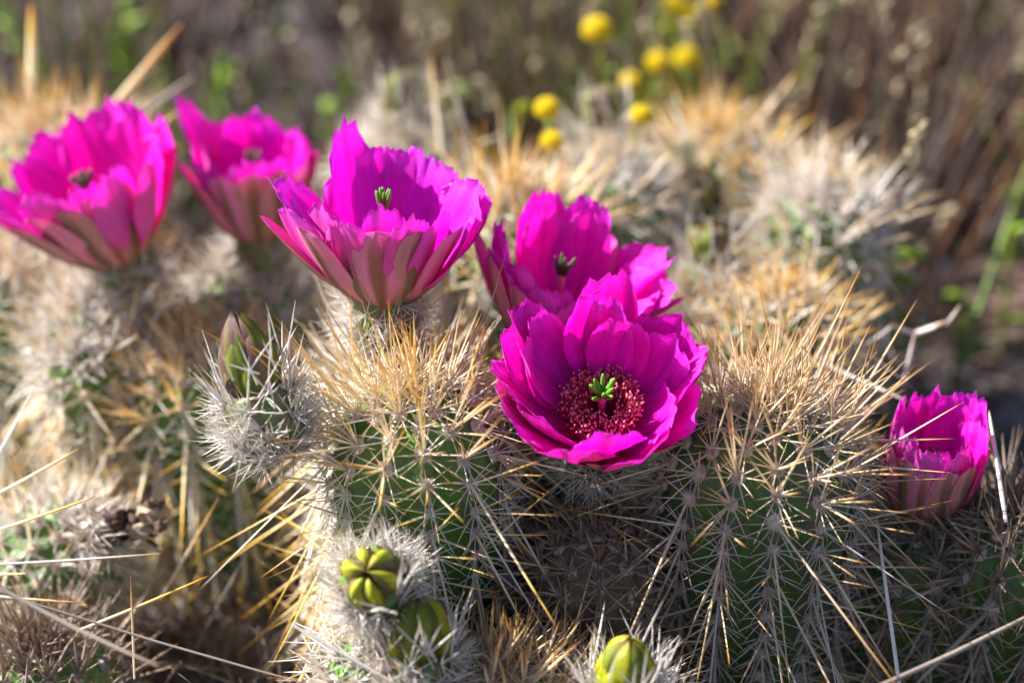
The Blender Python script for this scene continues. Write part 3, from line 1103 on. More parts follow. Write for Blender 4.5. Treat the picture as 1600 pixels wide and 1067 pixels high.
KEEP_OUT = [(np.array(b_), np.array(Vector(a_).normalized()), r_, w_, m_, h_) for b_, a_, r_, w_, m_, h_ in KEEP_OUT]


def hits_flower(root, b, d, L):
    b = np.asarray(b) + np.array(root)
    for t_ in (.25, .5, .75, 1.0):
        p = b + np.asarray(d) * L * t_
        for kb, ka, r_, w_, m_, h_ in KEEP_OUT:
            q = p - kb
            h = q @ ka
            if -.1 < h < h_ and np.linalg.norm(q - ka * h) < min(m_, r_ + w_ * h):
                return True
    return False


# ------------------------------------------------------------------ the cactus stems
make_stem('sharp golden-spined cactus stem in the centre, below the largest flower', P(645, 612, 67.6), 2.85, (-.03, -.05), 'gold', 300, seed=1, body=BODY_GREEN,
          clen=5.6, tuft=3.9, areoles_max=90, density=.78, rmul=1.0)
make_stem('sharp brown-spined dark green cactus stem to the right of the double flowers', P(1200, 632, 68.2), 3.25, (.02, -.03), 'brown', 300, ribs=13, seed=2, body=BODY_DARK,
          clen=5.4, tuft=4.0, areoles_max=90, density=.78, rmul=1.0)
make_stem('short cactus stem beneath the large centre flower, hidden by golden spines', P(612, 560, 72.5), 2.5, (.02, .03), 'pale', 60, seed=3, clen=3)
make_stem('pale spined cactus stem beneath the upper of the two joined flowers', P(860, 600, 73.5), 2.5, (.02, .05), 'brown', 60, seed=4, clen=3, tuft=1.8)
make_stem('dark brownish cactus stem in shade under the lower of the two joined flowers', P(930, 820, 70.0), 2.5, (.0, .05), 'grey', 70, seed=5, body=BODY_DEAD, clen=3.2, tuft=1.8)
make_stem('blurred golden cactus stem left of the centre, beside the pointed bud', P(285, 535, 78.0), 2.7, (-.10, -.02), 'gold', 110, seed=6, clen=3.8, tuft=2.6)
make_stem('blurred golden spine tuft in the top left corner behind the leftmost flower', P(62, 205, 84.0), 2.9, (-.05, .0), 'gold', 90, seed=7, clen=4.6, tuft=3.2, rmul=1.2)
make_stem('pale spined cactus stem below the leftmost flower', P(150, 470, 79.0), 2.5, (-.02, .05), 'pale', 80, seed=8, clen=2.6)
make_stem('small white spined cactus stem tip between the leftmost flower and the dry tuft', P(122, 545, 77.0), 1.5, (-.08, -.25), 'pale', 60, seed=9, clen=1.8, rlen=.9, tuft=1.1, ribs=9)
make_stem('pale cactus stem beneath the second flower from the left', P(395, 420, 81.0), 2.5, (.03, .0), 'pale', 70, seed=10, clen=2.6, tuft=1.8)
make_stem('golden cactus tuft right behind the largest flower', P(800, 310, 80.0), 2.6, (.05, .0), 'gold', 80, seed=11, clen=3.4, tuft=3.2)
make_stem('pale cactus stem carrying a dark bud left of the yellow flowers', P(625, 215, 88.0), 2.3, (.0, .05), 'pale', 70, seed=12, clen=3.0, tuft=2.2)
make_stem('white spined cactus stem carrying a bud just under the yellow flowers', P(955, 262, 84.0), 2.5, (.0, .0), 'pale', 80, seed=13, clen=3.0, tuft=2.4)
make_stem('blurred cactus with dark green flanks and a tan crown right of the yellow flowers', P(1120, 215, 88.0), 3.3, (.02, .0), 'gold', 100, seed=14, clen=3.8, tuft=2.9, body=BODY_DARK)
make_stem('tall cream coloured cactus tuft behind the dark green right-hand stem', P(1290, 300, 83.0), 2.3, (.05, .0), 'pale', 90, seed=15, clen=3.4, tuft=3.0)
make_stem('golden cactus stem in front of the tall cream tuft on the right', P(1215, 470, 78.0), 2.5, (.0, .0), 'gold', 90, seed=16, clen=3.2, tuft=2.4, body=BODY_DARK)
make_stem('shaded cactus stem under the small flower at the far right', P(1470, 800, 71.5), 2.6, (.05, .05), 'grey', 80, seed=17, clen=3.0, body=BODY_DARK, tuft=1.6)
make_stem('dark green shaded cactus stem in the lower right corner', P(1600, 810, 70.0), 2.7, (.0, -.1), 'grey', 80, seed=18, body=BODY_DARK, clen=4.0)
make_stem('cactus stem at the bottom centre with upright golden spines', P(790, 1045, 66.5), 2.7, (.02, .05), 'brown', 140, seed=19, clen=3.4, tuft=2.8)
make_stem('small green cactus stem under the two buds at the bottom centre', P(600, 1010, 66.0), 2.0, (.05, -.1), 'pale', 90, seed=20, clen=2.2, tuft=1.4)
make_stem('cactus stem under the yellow green bud at the bottom edge', P(980, 1085, 66.0), 2.0, (.0, -.1), 'pale', 60, seed=21, clen=2.2, tuft=1.4)
make_stem('leaning pale fluffy cactus stem on the left, tipped by a dried brown flower', P(150, 830, 75.0), 2.4, seed=22, pal='pale', n_obj=120, axis=Vector((.55, -.1, .62)), length=13, clen=3.6, tuft=1.8)
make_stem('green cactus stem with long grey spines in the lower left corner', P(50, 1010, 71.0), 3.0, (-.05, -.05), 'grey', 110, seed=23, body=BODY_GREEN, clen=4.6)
make_stem('pale tan fuzzy cactus stem low between the left dried flower and the star bud', P(330, 850, 82.0), 2.6, (.0, .0), 'pale', 100, seed=24, clen=2.6, tuft=1.7)
make_stem('pale cactus stem partly hidden at the left edge under the leftmost flower', P(10, 420, 82.0), 2.5, (.0, .0), 'pale', 60, seed=25, clen=2.8)
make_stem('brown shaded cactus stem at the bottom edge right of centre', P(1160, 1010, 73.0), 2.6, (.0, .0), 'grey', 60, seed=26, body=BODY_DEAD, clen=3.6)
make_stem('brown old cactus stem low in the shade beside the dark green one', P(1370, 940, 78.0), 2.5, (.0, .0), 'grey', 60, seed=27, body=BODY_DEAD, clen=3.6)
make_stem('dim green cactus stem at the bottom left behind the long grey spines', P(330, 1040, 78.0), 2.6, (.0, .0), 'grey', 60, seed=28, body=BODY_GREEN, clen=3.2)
make_stem('tan cactus stem between the two joined flowers and the golden tuft behind', P(1060, 480, 80.0), 2.3, (.0, .0), 'pale', 60, seed=29, clen=2.6)

# ------------------------------------------------------------------ flowers
rs = random.Random(5)
def rim(table, n, rs, W=1.28, size=1.0, dl=0, n2=None, d2=5, skip=(), jl=.05, roll=.16):
    """two whorls of broad petals; table: azimuth -> (length, lean, tip lean), interpolated round the flower"""
    az_ = np.array([t_[0] for t_ in table] + [table[0][0] + 360])
    val = np.array([t_[1:4] for t_ in table] + [table[0][1:4]], float)

    def at(az):
        az = (az - az_[0]) % 360 + az_[0]
        return [float(np.interp(az, az_, val[:, i])) for i in range(3)]
    out = []
    for wh, cnt in enumerate((n, n2 or n)):
        for k in range(cnt):
            az = 360 * (k + .5 * wh) / cnt + rs.uniform(-7, 7)
            L, a1, a2 = at(az)
            L *= size
            a1 += dl
            a2 += dl
            L *= rs.uniform(1 - jl, 1 + jl) * (1.0 if wh else .98)
            a1 += d2 * wh + rs.uniform(-2, 2)
            a2 += d2 * 1.4 * wh + rs.uniform(-5, 5)
            rad = .55 + L * .8 * math.sin(math.radians(a1 + 3))
            Wk = min(3.9, max(1.8, 2 * math.pi * rad / cnt * W)) * rs.uniform(.92, 1.1)
            out.append((az, L, Wk, (a1 + 30, a1 - 1, a2), {'twist': rs.uniform(-.12, .22), 'roll': roll + rs.uniform(-.05, .08), 'r0': .74 + .12 * wh, 'cup': .26}))
    return out


def outer_ring(spec):
    return [(az, l_, w_, (a_ + 26, a_ - 2, a_ - 5), {'brown': bool(b_), 'roll': .08}) for az, l_, w_, a_, b_ in spec]


# the large centre flower
pet3 = rim([(0, 4.35, 14, 4), (30, 4.4, 18, 10), (60, 4.2, 28, 18), (90, 4.8, 33, 28), (120, 4.9, 31, 20), (150, 4.9, 28, 14), (180, 4.7, 22, 8), (210, 4.9, 24, 8), (240, 5.1, 32, 16),
            (270, 5.0, 33, 28), (300, 4.8, 27, 18), (330, 4.4, 18, 8)], 7, rs, n2=8, size=.95, dl=-2)
pet3.append((214, 5.9, 2.5, (32, 22, 6), {'twist': .25, 'roll': .15}))
pet3.append((183, 4.9, 3.0, (48, 20, 8), {'roll': .12, 'r0': .8}))
pet3.append((162, 4.8, 2.8, (48, 25, 14), {'roll': .15, 'r0': .84}))
pet3.append((276, 5.2, 2.4, (44, 36, 32), {'twist': -.2}))
out3 = [(-3, 3.7, 2.5, (46, 14, 2), {'r0': 1.0}), (30, 3.7, 1.5, (46, 17, 6), {'brown': True, 'r0': 1.0}), (-31, 3.0, 1.3, (48, 17, 6), {'brown': True, 'r0': 1.0})] + outer_ring([
        (-54, 4.1, 1.9, 27, 0), (58, 3.9, 1.9, 26, 0), (100, 3.8, 1.5, 34, 0),
        (150, 3.8, 1.5, 32, 0), (200, 3.8, 1.5, 28, 0), (245, 4.2, 1.5, 34, 0), (-86, 4.5, 1.4, 38, 1)])
make_flower('largest magenta flower in the centre, wide open above the golden stem', P(603, 456, 70.2), Vector((.0, .10, .99)), pet3, out3, 3, purple=True,
            tube_s=1.35, tube_n=620, tubeL=2.4, tubeR=1.15, hug=6, pist=(3.2, STIG, 10, 26, 0))
# the front flower, looking towards the camera
pet5 = rim([(0, 4.2, 24, 4), (30, 4.1, 25, 6), (60, 3.9, 26, 10), (90, 4.0, 28, 14), (120, 4.7, 22, 8), (150, 5.3, 15, -2), (180, 5.6, 14, -4), (210, 5.3, 18, 2), (240, 4.8, 26, 12),
            (270, 4.1, 32, 22), (300, 4.0, 30, 14), (330, 4.0, 26, 6)], 6, rs, n2=7, d2=7, W=1.2, size=.94)
pet5.append((238, 5.1, 2.8, (50, 34, 30), {'twist': .25, 'roll': .2}))
pet5.append((266, 4.5, 2.4, (58, 40, 38), {'twist': .3}))
pet5.append((98, 4.6, 2.4, (54, 36, 26), {'twist': -.3}))
pet5.append((158, 4.7, 2.2, (42, 8, -8), {'twist': .35}))
pet5.append((172, 5.2, 1.9, (40, 10, 2), {'twist': -.5}))
out5 = [(358, 2.2, 1.2, (74, 34, 10), {'brown': True}), (30, 2.2, 1.1, (74, 38, 20), {'brown': True}), (275, 4.2, 1.7, (60, 32, 22), {}), (300, 3.2, 1.4, (66, 38, 28), {}),
        (334, 2.3, 1.0, (72, 36, 16), {'brown': True}), (106, 4.6, 1.3, (58, 30, 12), {}), (62, 3.0, 1.3, (66, 38, 26), {}), (150, 3.8, 1.2, (58, 28, 16), {}), (215, 3.8, 1.2, (60, 32, 22), {})]
make_flower('sharp magenta flower facing the viewer, lower of the joined pair, with green stigma', P(938, 668, 69.0), Vector((.0, -.44, .90)), pet5, out5, 5,
            tube_s=1.5, tube_n=700, tubeL=3.0, tubeR=1.25, pist=(2.1, STIG, 10, 46, 620))
# the upper one of the pair
pet4 = rim([(0, 3.4, 12, 2), (30, 3.5, 16, 6), (60, 4.0, 34, 34), (90, 4.5, 42, 44), (120, 4.8, 34, 30), (150, 5.3, 22, 10), (180, 5.6, 16, 4), (210, 5.4, 16, 2), (240, 5.2, 18, 4),
            (270, 5.0, 18, 4), (300, 4.6, 16, 2), (330, 3.9, 13, 2)], 7, rs, n2=8, W=1.3, size=.96, dl=-3)
pet4 += [(84, 4.6, 1.5, (54, 44, 54), {'twist': .6}), (100, 4.9, 1.6, (50, 40, 44), {'twist': -.4}), (60, 4.3, 1.3, (50, 42, 48), {'twist': .5})]
out4 = [(292, 4.6, 1.8, (44, 18, 2), {}), (318, 3.8, 1.4, (44, 16, 4), {}), (264, 4.9, 1.5, (44, 24, 10), {}), (272, 2.4, .9, (46, 30, 14), {'brown': True}),
        (75, 4.2, .9, (56, 48, 54), {}), (92, 4.3, .7, (60, 50, 46), {'brown': True}), (150, 4.2, 1.3, (48, 30, 24), {}), (200, 4.2, 1.3, (48, 28, 16), {})]
make_flower('magenta flower with ragged right petals, upper of the joined pair', P(866, 540, 73.0), Vector((.08, .0, .98)), pet4, out4, 4, purple=False, tube_s=1.1, tube_n=200,
            pist=(3.0, STIG_D, 9, 30, 0))
# leftmost flower
pet1 = rim([(0, 4.4, 16, 4), (30, 4.4, 18, 6), (60, 4.2, 26, 12), (90, 4.7, 32, 18), (120, 5.1, 30, 12), (150, 5.5, 24, 8), (180, 5.5, 22, 8), (210, 5.5, 24, 10), (240, 5.3, 28, 18),
            (270, 5.2, 30, 22), (300, 4.9, 25, 18), (330, 4.5, 18, 8)], 8, rs, W=1.35, d2=4, dl=-2)
out1 = outer_ring([(5, 3.8, 2.0, 12, 0), (-22, 3.9, 1.7, 16, 1), (-46, 4.2, 1.9, 21, 0), (-62, 4.3, 1.7, 28, 1), (-80, 4.6, 1.7, 30, 0), (34, 3.8, 1.6, 14, 1), (62, 4.2, 1.8, 22, 0),
                   (95, 4.2, 1.6, 34, 0), (150, 4.2, 1.6, 26, 0), (210, 4.4, 1.6, 30, 0)])
make_flower('leftmost magenta flower, softly blurred with a dark centre', P(190, 394, 78.0), Vector((-.34, -.02, .94)), pet1, out1, 1, tube_s=1.0, tube_n=200, pist=(2.9, STIG_D, 9, 34, 60))
# second flower from the left
pet2 = rim([(0, 4.0, 12, 0), (45, 4.1, 14, 4), (90, 4.3, 20, 6), (135, 4.8, 18, 2), (180, 5.0, 16, 0), (225, 4.9, 20, 6), (270, 4.5, 24, 14), (315, 3.7, 18, 6)], 7, rs, W=1.35, d2=4, size=.90, dl=-7)
pet2.append((238, 5.8, 2.3, (36, 26, 28), {'twist': .3}))
out2 = outer_ring([(4, 3.6, 1.6, 12, 1), (-30, 3.6, 1.7, 14, 0), (-60, 3.4, 1.5, 22, 0), (-88, 3.8, 1.5, 24, 1), (34, 3.6, 1.6, 12, 1), (64, 3.7, 1.6, 16, 0), (100, 3.6, 1.5, 20, 0), (150, 3.8, 1.5, 20, 0), (220, 3.8, 1.5, 22, 0)])
make_flower('smaller blurred magenta flower with one petal flaring up, second from the left', P(408, 360, 80.0), Vector((-.05, .04, .99)), pet2, out2, 2, tube_s=1.0, tube_n=200,
            pist=(2.8, STIG_D, 8, 34, 0))
# far right flower, half closed
pet6 = rim([(0, 3.1, 8, -4), (60, 3.4, 10, -2), (110, 3.9, 12, 2), (180, 4.2, 8, -4), (250, 4.0, 10, 0), (300, 3.4, 8, -4)], 7, rs, W=1.35, d2=2, dl=-5)
out6 = outer_ring([(8, 2.9, 1.2, 9, 1), (-20, 2.8, 1.3, 9, 0), (-46, 3.1, 1.2, 9, 1), (-76, 3.5, 1.4, 11, 0), (38, 2.9, 1.3, 9, 1), (68, 3.2, 1.3, 11, 0), (100, 3.3, 1.3, 9, 0), (150, 3.3, 1.3, 9, 0), (220, 3.3, 1.3, 9, 0)])
make_flower('small half-closed magenta flower at the far right behind long spines', P(1445, 790, 71.5), Vector((.03, -.02, .98)), pet6, out6, 6, tube_s=1.0, tube_n=220, hug=2,
            pist=(1.8, STIG_D, 8, 30, 0))

# ------------------------------------------------------------------ buds
make_bud('pointed green and purple bud with curved white spines, left of the centre stem', P(402, 610, 66.8), dirpx(-.26, .95, .2), 3.0, 1.05, 31, [SCALE_G, SCALE_P, SCALE_G, SCALE_P], n=8,
         tubeL=2.6, tubeR=1.3, tube_n=900, tube_s=1.25, extra_spines=40, twist=.1, a0=16, a_mid=-6, W=1.35, core=.8)
make_bud('yellow star-shaped bud top with purple scale tips near the bottom centre', P(583, 905, 64.5), dirpx(-.12, .32, .9), 1.6, 1.02, 32, [SCALE_STAR], n=6,
         tubeL=2.2, tubeR=1.2, tube_n=900, tube_s=1.15, extra_spines=44, twist=.35, a0=38, a_mid=-22, core=.32, W=1.05, keel=.16)
make_bud('round bright green bud under the yellow star-shaped one', P(655, 1015, 65.2), dirpx(.0, .92, .4), 2.4, 1.15, 33, [SCALE_G, SCALE_G, SCALE_Y], n=8, tubeL=1.5,
         tube_n=520, tube_s=1.1, extra_spines=44, a0=22, a_mid=-6)
make_bud('yellow green bud at the bottom edge with crossing white spines', P(975, 1076, 64.5), dirpx(.05, .88, .45), 2.3, 1.08, 34, [SCALE_Y, SCALE_G, SCALE_Y], n=8, tubeL=1.4,
         tube_n=520, tube_s=1.2, extra_spines=50, a0=20, a_mid=-8)
make_bud('blurred dark green bud left of the yellow flowers', P(628, 175, 88.0), dirpx(.0, .95, .2), 2.4, .9, 35, [SCALE_G, SCALE_P], n=8, tube_n=300, tube_s=1.5, extra_spines=18)
make_bud('blurred brownish bud under the yellow flowers', P(950, 200, 86.0), dirpx(-.15, .95, .2), 2.4, .85, 36, [SCALE_P, SCALE_G], n=8, tube_n=300, tube_s=1.5, extra_spines=18)
make_bud('dim green bud beside the golden stem behind the right-hand cactus', P(1105, 410, 80.0), dirpx(.05, .95, .2), 2.2, .85, 37, [SCALE_G, SCALE_P], n=8, tube_n=260, tube_s=1.4, extra_spines=14)


# ------------------------------------------------------------------ dried flower on the leaning stem
def dried_flower():
    t = thing('dried_flower', 'shrivelled dark brown dead flower on the tip of the leaning fluffy stem', 'dead flower', P(185, 822, 72.5))
    fr = flower_frame(dirpx(.9, .25, .2))
    A, F, Rr = [np.array(x) for x in fr]
    r_ = random.Random(4)
    for k in range(9):
        V, Fc = icosphere_pts(60 + k, .34)
        sx = [r_.uniform(.22, .55) for _ in range(3)]
        c = A * r_.uniform(-.6, 1.9) + F * r_.uniform(-.3, .5) + Rr * r_.uniform(-.5, .5)
        V = [tuple(np.array(v) * sx + c) for v in V]
        link('dried_clump', mesh_np('dried_clump', V, None, Fc, DEADF if k % 3 else DEADF2, smooth=False), t)
    for k in range(20):
        me = petal_mesh(r_.uniform(.5, 1.5), r_.uniform(.12, .38), (r_.uniform(10, 70), r_.uniform(-20, 60), r_.uniform(-80, 60)), .3, .8, 700 + k,
                        [DEADF if r_.random() < .7 else DEADF2] * 2, 'point', nu=5, nv=10, ripple=.6, twist=r_.uniform(-2, 2))
        put_petal(t, fr, r_.uniform(0, 360), me, 'dried_petal', drop=r_.uniform(-.5, 1.2))
    tube(t, *fr, .7, 1.6, 44, 260, 1.1, body=BODY_DEAD, matl=(GREY, WHITE))


dried_flower()

# ------------------------------------------------------------------ background plants
rng = np.random.RandomState(77)


def yellow_flower(px, py, d, r, label, m=YEL, seed=0, leaves=7):
    c = P(px, py, d)
    rg = np.random.RandomState(seed)
    foot = Vector((c.x + rg.uniform(-3, 3), c.y + rg.uniform(-2, 3), -.6))
    t = thing('yellow_flower', label, 'flower', foot, 'yellow button flowers behind the cactus')
    k = 170
    i = np.arange(k)
    z = 1 - 1.75 * (i + .5) / k
    th = i * 2.39996
    rad = np.sqrt(np.clip(1 - z * z, 0, 1))
    dd = np.stack([rad * np.cos(th), rad * np.sin(th), z], -1)
    head = np.array(c - foot)
    V, F = icosphere_pts(seed, .05)
    V = np.array(V) * r * .86 * np.array([1, 1, .85]) + head
    ho = link('flower_head', mesh_np('flower_head', V, None, F, m), t)
    link('floret_cover', spines_mesh('florets', head + dd * r * .8 * np.array([1, 1, .85]), dd, r * .28, r * .085, [[0, 0, 0]], m, sides=4,
         prof=((0, .9), (.5, 1.1), (.85, .8))), ho, kind='stuff')
    # stalk: short tube pieces following a gentle curve
    pts = []
    mid = Vector((rg.uniform(-1, 1), rg.uniform(-1, 1), 0)) * 1.2
    for q_ in range(9):
        s_ = q_ / 8
        pts.append(np.array(Vector(head) * s_ + mid * math.sin(math.pi * s_)))
    V, Q = [], []
    for a_ in pts:
        for j in range(6):
            V.append(a_ + np.array([math.cos(j * 1.047) * r * .15, math.sin(j * 1.047) * r * .15, 0]))
    for q_ in range(8):
        for j in range(6):
            Q.append((q_ * 6 + j, q_ * 6 + (j + 1) % 6, (q_ + 1) * 6 + (j + 1) % 6, (q_ + 1) * 6 + j))
    n_ = len(V)
    so2 = link('stalk', mesh_np('stalk', V, Q, None, GRASSG, None, {'t': np.linspace(0, 1, n_), 'rnd': [.3] * n_}), t)
    for q_ in range(leaves):
        a_ = pts[1 + q_]
        az = rg.uniform(0, 6.28)
        dirv = np.array([math.cos(az) * .8, math.sin(az) * .8, rg.uniform(.3, 1)])
        link('leaf', spines_mesh('leaf', [a_], [dirv], [rg.uniform(1.2, 2.6)], [.12], [[0, 0, -.3]], LEAFG if q_ % 2 else GRASSG, sides=4), so2)


YF = [(933, 47, 91, 0.58, 'largest yellow flower head, set apart on the left of the top cluster'), (1030, 98, 95, 0.51, 'yellow flower head touching the one to its right in the middle pair'),
      (1072, 92, 97, 0.53, 'yellow flower head on the right of the middle pair'), (986, 128, 93, 0.44, 'yellow flower head between the largest one and the middle pair, a little lower'),
      (855, 170, 85, 0.46, 'yellow flower head, upper of the two lowest on the left'), (863, 221, 84, 0.42, 'lowest yellow flower head, just above the golden tuft'),
      (1002, 180, 84, 0.40, 'dim yellow flower head directly above the white spined stem'), (1077, 22, 99, 0.51, 'yellow flower head at the top edge above the middle pair'),
      (1055, 8, 99, 0.49, 'yellow flower head cut by the top edge, left of its neighbour'), (1113, 4, 101, 0.46, 'yellow flower head cut by the top edge, furthest right of the cluster')]
for k, (px, py, d, r_, lb) in enumerate(YF):
    yellow_flower(px, py, d, r_ * 1.15, lb, seed=200 + k)
yellow_flower(1050, 45, 99, .40, 'greenish unripe yellow head between the top edge cluster and the middle pair', YELG, 230)
yellow_flower(716, 8, 108, .4, 'dull yellow green head alone at the top edge left of the others', YELG, 231)
yellow_flower(818, 170, 92, .36, 'green unripe head immediately left of the upper low yellow head', YELG, 232)
for k, (px, py, lb) in enumerate([(318, 985, 'tiny yellow flower low among the dim green stems at the bottom left'), (352, 980, 'tiny dull yellow flower right beside the other one at the bottom left')]):
    yellow_flower(px, py, 80, .2, lb, YEL, 240 + k, 0)


def field(name, label, n, xr, yr, hr, rr, mats, seed, leanv=.25, bendv=.8, heads=False):
    rg = np.random.RandomState(seed)
    # blades grow in tufts
    nt = max(3, n // 22)
    cx = rg.uniform(*xr, nt)
    cy = rg.uniform(*yr, nt)
    k = rg.randint(0, nt, n)
    x = cx[k] + rg.normal(0, 1.6, n)
    y = cy[k] + rg.normal(0, 1.6, n)
    z = HZ(x, y) - .2
    h = rg.uniform(*hr, n)
    d = np.stack([(x - cx[k]) * .12 + rg.normal(0, leanv, n), (y - cy[k]) * .12 + rg.normal(0, leanv, n), np.ones(n)], -1)
    be = rg.normal(0, 1, (n, 3)) * h[:, None] * .12 * bendv
    me = spines_mesh(name, np.stack([x, y, z], -1), d, h, rg.uniform(*rr, n), be, mats, rg.randint(0, len(mats), n), rg, sides=3,
                     prof=((0, 1.0), (.3, .95), (.6, .8), (.85, .5)))
    o = link(name, me, kind='stuff')
    o['label'] = label
    if heads:
        tips = np.stack([x, y, z], -1) + unit(d) * h[:, None] + be
        sel = rg.rand(n) < heads
        tips = tips[sel]
        dd = unit(d[sel])
        m_ = 7
        B = np.repeat(tips, m_, 0) - np.repeat(dd, m_, 0) * rg.uniform(0, 2.2, (len(tips) * m_, 1))
        D = np.repeat(dd, m_, 0) + rg.normal(0, .5, (len(B), 3))
        me2 = spines_mesh('seed_heads', B, D, rg.uniform(.35, .75, len(B)), rg.uniform(.10, .2, len(B)), [[0, 0, 0]], SEED, sides=4, rng=rg,
                          prof=((0, .3), (.3, 1.0), (.65, .9), (.9, .4)))
        o2 = link('seed_head_cover', me2, o, kind='stuff')


field('dry_grass', 'dry straw-coloured grass and stalks standing behind the cactus clump', 2100, (-75, 75), (32, 150), (3, 16), (.06, .2), [STRAW, DARKSP, STRAW, DARKSP], 11, heads=.3)
field('pale_stalks_grass', 'pale grey dead stalks standing close together at the upper left', 1100, (-55, 5), (36, 90), (8, 20), (.06, .16), [STRAW, DARKSP, GREY], 12, leanv=.12)
field('reddish_undergrowth', 'rusty brown dry stems among the yellow flowers', 1300, (-4, 55), (30, 85), (6, 19), (.07, .19), [DARKSP, DARKSP, STRAW, DARKSP, RUST], 13, leanv=.28, heads=.22)
field('green_weeds', 'thin bright green weeds growing among the dry grass', 260, (-50, 50), (28, 90), (7, 20), (.08, .24), [GRASSG], 14, leanv=.22)
field('tall_straw_grass', 'tall upright straw stalks standing in the background behind the right-hand stems', 420, (8, 75), (26, 75), (11, 24), (.07, .16), [STRAW, DARKSP, GREY, RUST], 16, leanv=.12, heads=.35)
field('yellow_green_grass', 'yellow green stalks below the yellow flowers', 90, (3, 17), (22, 42), (9, 17), (.08, .16), [GRASSG], 17, leanv=.12)
field('spine_litter', 'fallen dry spines and straw lying between the cactus stems', 3400, (-34, 34), (-22, 34), (2, 7), (.03, .07), [GREY, STRAW, DARKSP, GREY], 15, leanv=1.6, bendv=1.5)


def long_blade(label, a, b, r, m, sag=(0, 0, 0), name='dry_blade', group='single long dry blades and spines', cat='dry blade'):
    a, b = Vector(a), Vector(b)
    o = link(name, spines_mesh(name, [[0, 0, 0]], [b - a], [(b - a).length], [r], [sag], m, sides=6, prof=((0, .8), (.2, 1.0), (.5, .95), (.8, .8), (.96, .45))))
    o.location = a * S
    o['label'] = label
    o['category'] = cat
    o['group'] = group
    return o


long_blade('thick pale straw blade slanting up right between the two left flowers', P(120, 235, 88), P(290, 32, 84), .17, CREAM)
long_blade('short tan blade slanting right under the long straw blade at the upper left', P(170, 215, 90), P(305, 120, 88), .15, STRAW)
long_blade('white bent straw standing right of the far right flower', P(1572, 815, 68), P(1545, 640, 70), .085, WHITE)
long_blade('bluish white thin straw standing below the far right flower', P(1412, 1120, 66), P(1368, 800, 69), .075, WHITE)
long_blade('grey straw crossing the bottom left corner diagonally', P(-30, 900, 64), P(260, 1075, 62), .08, STRAW, (0, 0, .8))
long_blade('second thin grey straw crossing the bottom left corner above the first', P(-30, 915, 66), P(520, 1100, 66), .05, STRAW, (0, 0, .6))
long_blade('tan arched straw in the lower right corner', P(1330, 1090, 64), P(1640, 965, 66), .10, STRAW, (0, 0, .6))
long_blade('pale thin straw slanting down right at the left of the star bud', P(455, 975, 64), P(640, 1080, 64), .06, WHITE)
long_blade('long pale blade leaning left behind the largest flower', P(745, 262, 84), P(697, 92, 84), .11, STRAW)
long_blade('tan blade beside the bud left of the yellow flowers', P(690, 240, 86), P(672, 80, 86), .12, CREAM)
for lb_, a_, b_, r_, m_ in [
        ('golden spine slanting across the dry fluff at the left edge, under the dried flower', (-60, 845, 69), (150, 783, 67), .055, GOLD),
        ('cream spine rising to the right at the left edge, above the dried flower', (-60, 800, 70), (131, 705, 70), .06, CREAM),
        ('pale steep spine at the left edge below the small white stem tip', (-20, 740, 72), (62, 600, 72), .06, WHITE),
        ('short bright golden spine at the left edge below the dried flower', (-40, 894, 67), (45, 903, 66), .05, GOLD),
        ('brownish gold spine lying level near the lower left corner', (-60, 925, 67), (136, 949, 66), .055, BROWN),
        ('long pale spine lying level just below the dried flower', (-60, 884, 70), (262, 871, 69), .05, DULL),
        ('long golden spine crossing the shaded gap left of the star-shaped bud', (120, 985, 68), (330, 905, 68), .05, GOLD),
        ('tan spine rising steeply between the dried flower and the tan fuzzy stem', (250, 935, 74), (345, 780, 73), .06, BROWN),
        ('thin brown spine hanging left of the tan fuzzy stem', (210, 1060, 68), (205, 905, 68), .04, BROWN)]:
    long_blade(lb_, P(*a_), P(*b_), r_, m_, (0, 0, .2), name='long_spine', cat='spine')
long_blade('vertical golden blade standing at the upper left corner', P(48, 150, 86), P(50, 5, 86), .16, GOLD)
long_blade('orange brown spine slanting up right of the tan crowned cactus', P(1190, 185, 90), P(1250, 110, 90), .14, BROWN)
long_blade('pale dry straw behind the long spines left of the far right flower', P(1340, 540, 74), P(1430, 610, 74), .10, STRAW)
long_blade('grey straw slanting at the right edge below the far right flower', P(1290, 570, 75), P(1420, 628, 74), .08, WHITE)

# forked bleached twig behind the far right flower


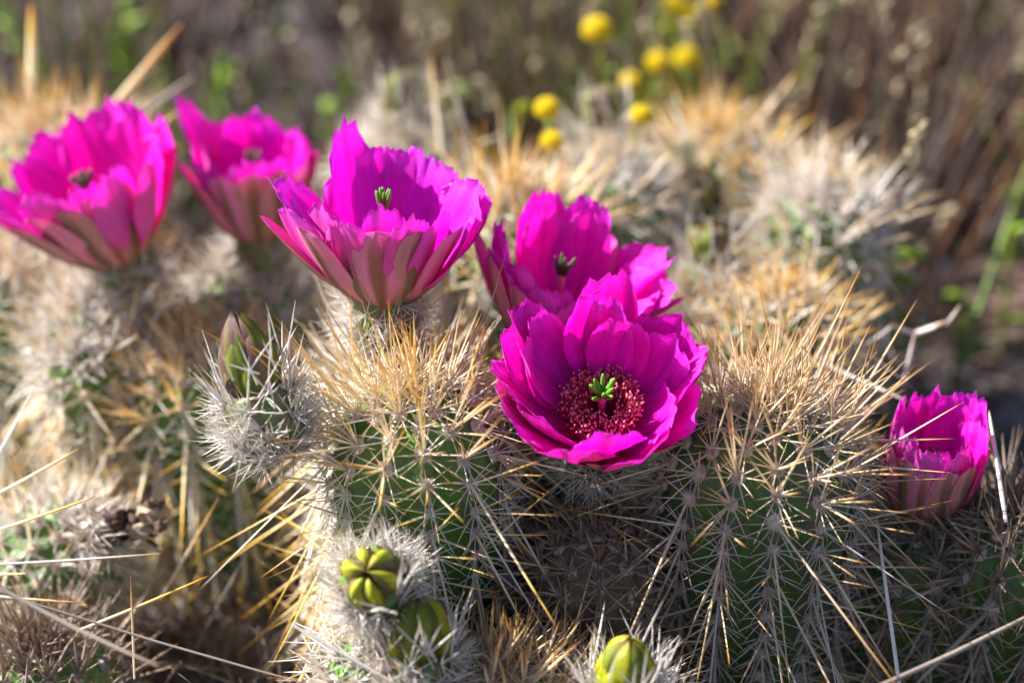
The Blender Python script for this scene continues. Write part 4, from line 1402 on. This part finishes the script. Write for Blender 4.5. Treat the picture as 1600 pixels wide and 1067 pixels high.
def twig():
    t = thing('bleached_twig', 'forked bleached twig catching the light above the far right flower', 'twig', P(1420, 590, 77))
    o = Vector(P(1420, 590, 77))
    segs = [((1412, 600), (1430, 522), .09), ((1430, 522), (1478, 508), .15), ((1430, 522), (1392, 512), .10), ((1478, 508), (1500, 482), .07), ((1392, 512), (1350, 545), .07), ((1430, 522), (1470, 512), .12)]
    for (x1, y1), (x2, y2), r_ in segs:
        a, b = P(x1, y1, 77), P(x2, y2, 76.5)
        link('branch', spines_mesh('branch', [list(a - o)], [list(b - a)], [(b - a).length * 1.03], [r_], [[0, 0, .15]], DULL, sides=6,
             prof=((0, .9), (.3, 1), (.7, .8), (.95, .5))), t)


twig()


def green_plant(label, px, py, d, h, seed, n=9, lr=.42, name='green_weed', m=LEAFG):
    rg = np.random.RandomState(seed)
    top = P(px, py, d)
    foot = Vector((top.x - rg.uniform(-1, 1), top.y, max(-.6, top.z - h)))
    t = thing(name, label, 'weed', foot, 'green weeds around the cactus')
    H = top - foot
    link('stalk', spines_mesh('stalk', [[0, 0, 0]], [list(H)], [H.length], [.16], [[0, 0, 0]], GRASSG, sides=5), t)
    for k in range(n):
        s_ = .25 + .75 * k / n
        az = rg.uniform(0, 6.28)
        L = rg.uniform(1.2, 2.4)
        link('leaf', spines_mesh('leaf', [list(H * s_)], [[math.cos(az), math.sin(az) * .6, rg.uniform(.2, 1.2)]], [L], [lr * rg.uniform(.6, 1.1)], [[0, 0, -.3]], m, sides=4,
             prof=((0, .25), (.3, 1), (.6, .9), (.85, .5))), t)


for k, (lb, px, py, d, h) in enumerate([
        ('green weed standing right of the long straw blade at the upper left', 350, 95, 108, 12), ('small green weed at the top edge above the leftmost flower', 190, 10, 112, 12),
        ('green weed at the top left corner behind the golden tuft', 25, 20, 104, 12), ('green weed at the left above the dried flower', 120, 650, 82, 6),
        ('green weed just left of the dark bud at top centre', 540, 105, 104, 12), ('green weed behind the dark bud at top centre', 700, 130, 106, 12),
        ('tall green weed right of the yellow flower pair', 1130, 70, 112, 14), ('green leafy tip right of the golden stems on the right', 1385, 385, 88, 7),
        ('green weed at the right edge above the far right flower', 1590, 270, 92, 14), ('green weed low at the right edge', 1560, 660, 84, 8),
        ('slanting green weed on the dark soil at the right', 1515, 440, 92, 10), ('green weed at the lower left under the leftmost cactus', 90, 740, 80, 6)]):
    green_plant(lb, px, py, d, h, 500 + k, n=12 if k not in (8, 9, 10) else 5, lr=.42 if k not in (8, 9, 10) else .22)
long_blade('long green stem slanting across the right side behind the far right flower', P(1505, 560, 88), P(1610, 250, 92), .19, GRASSG, name='green_stalk', cat='plant stalk', group='green weeds around the cactus')
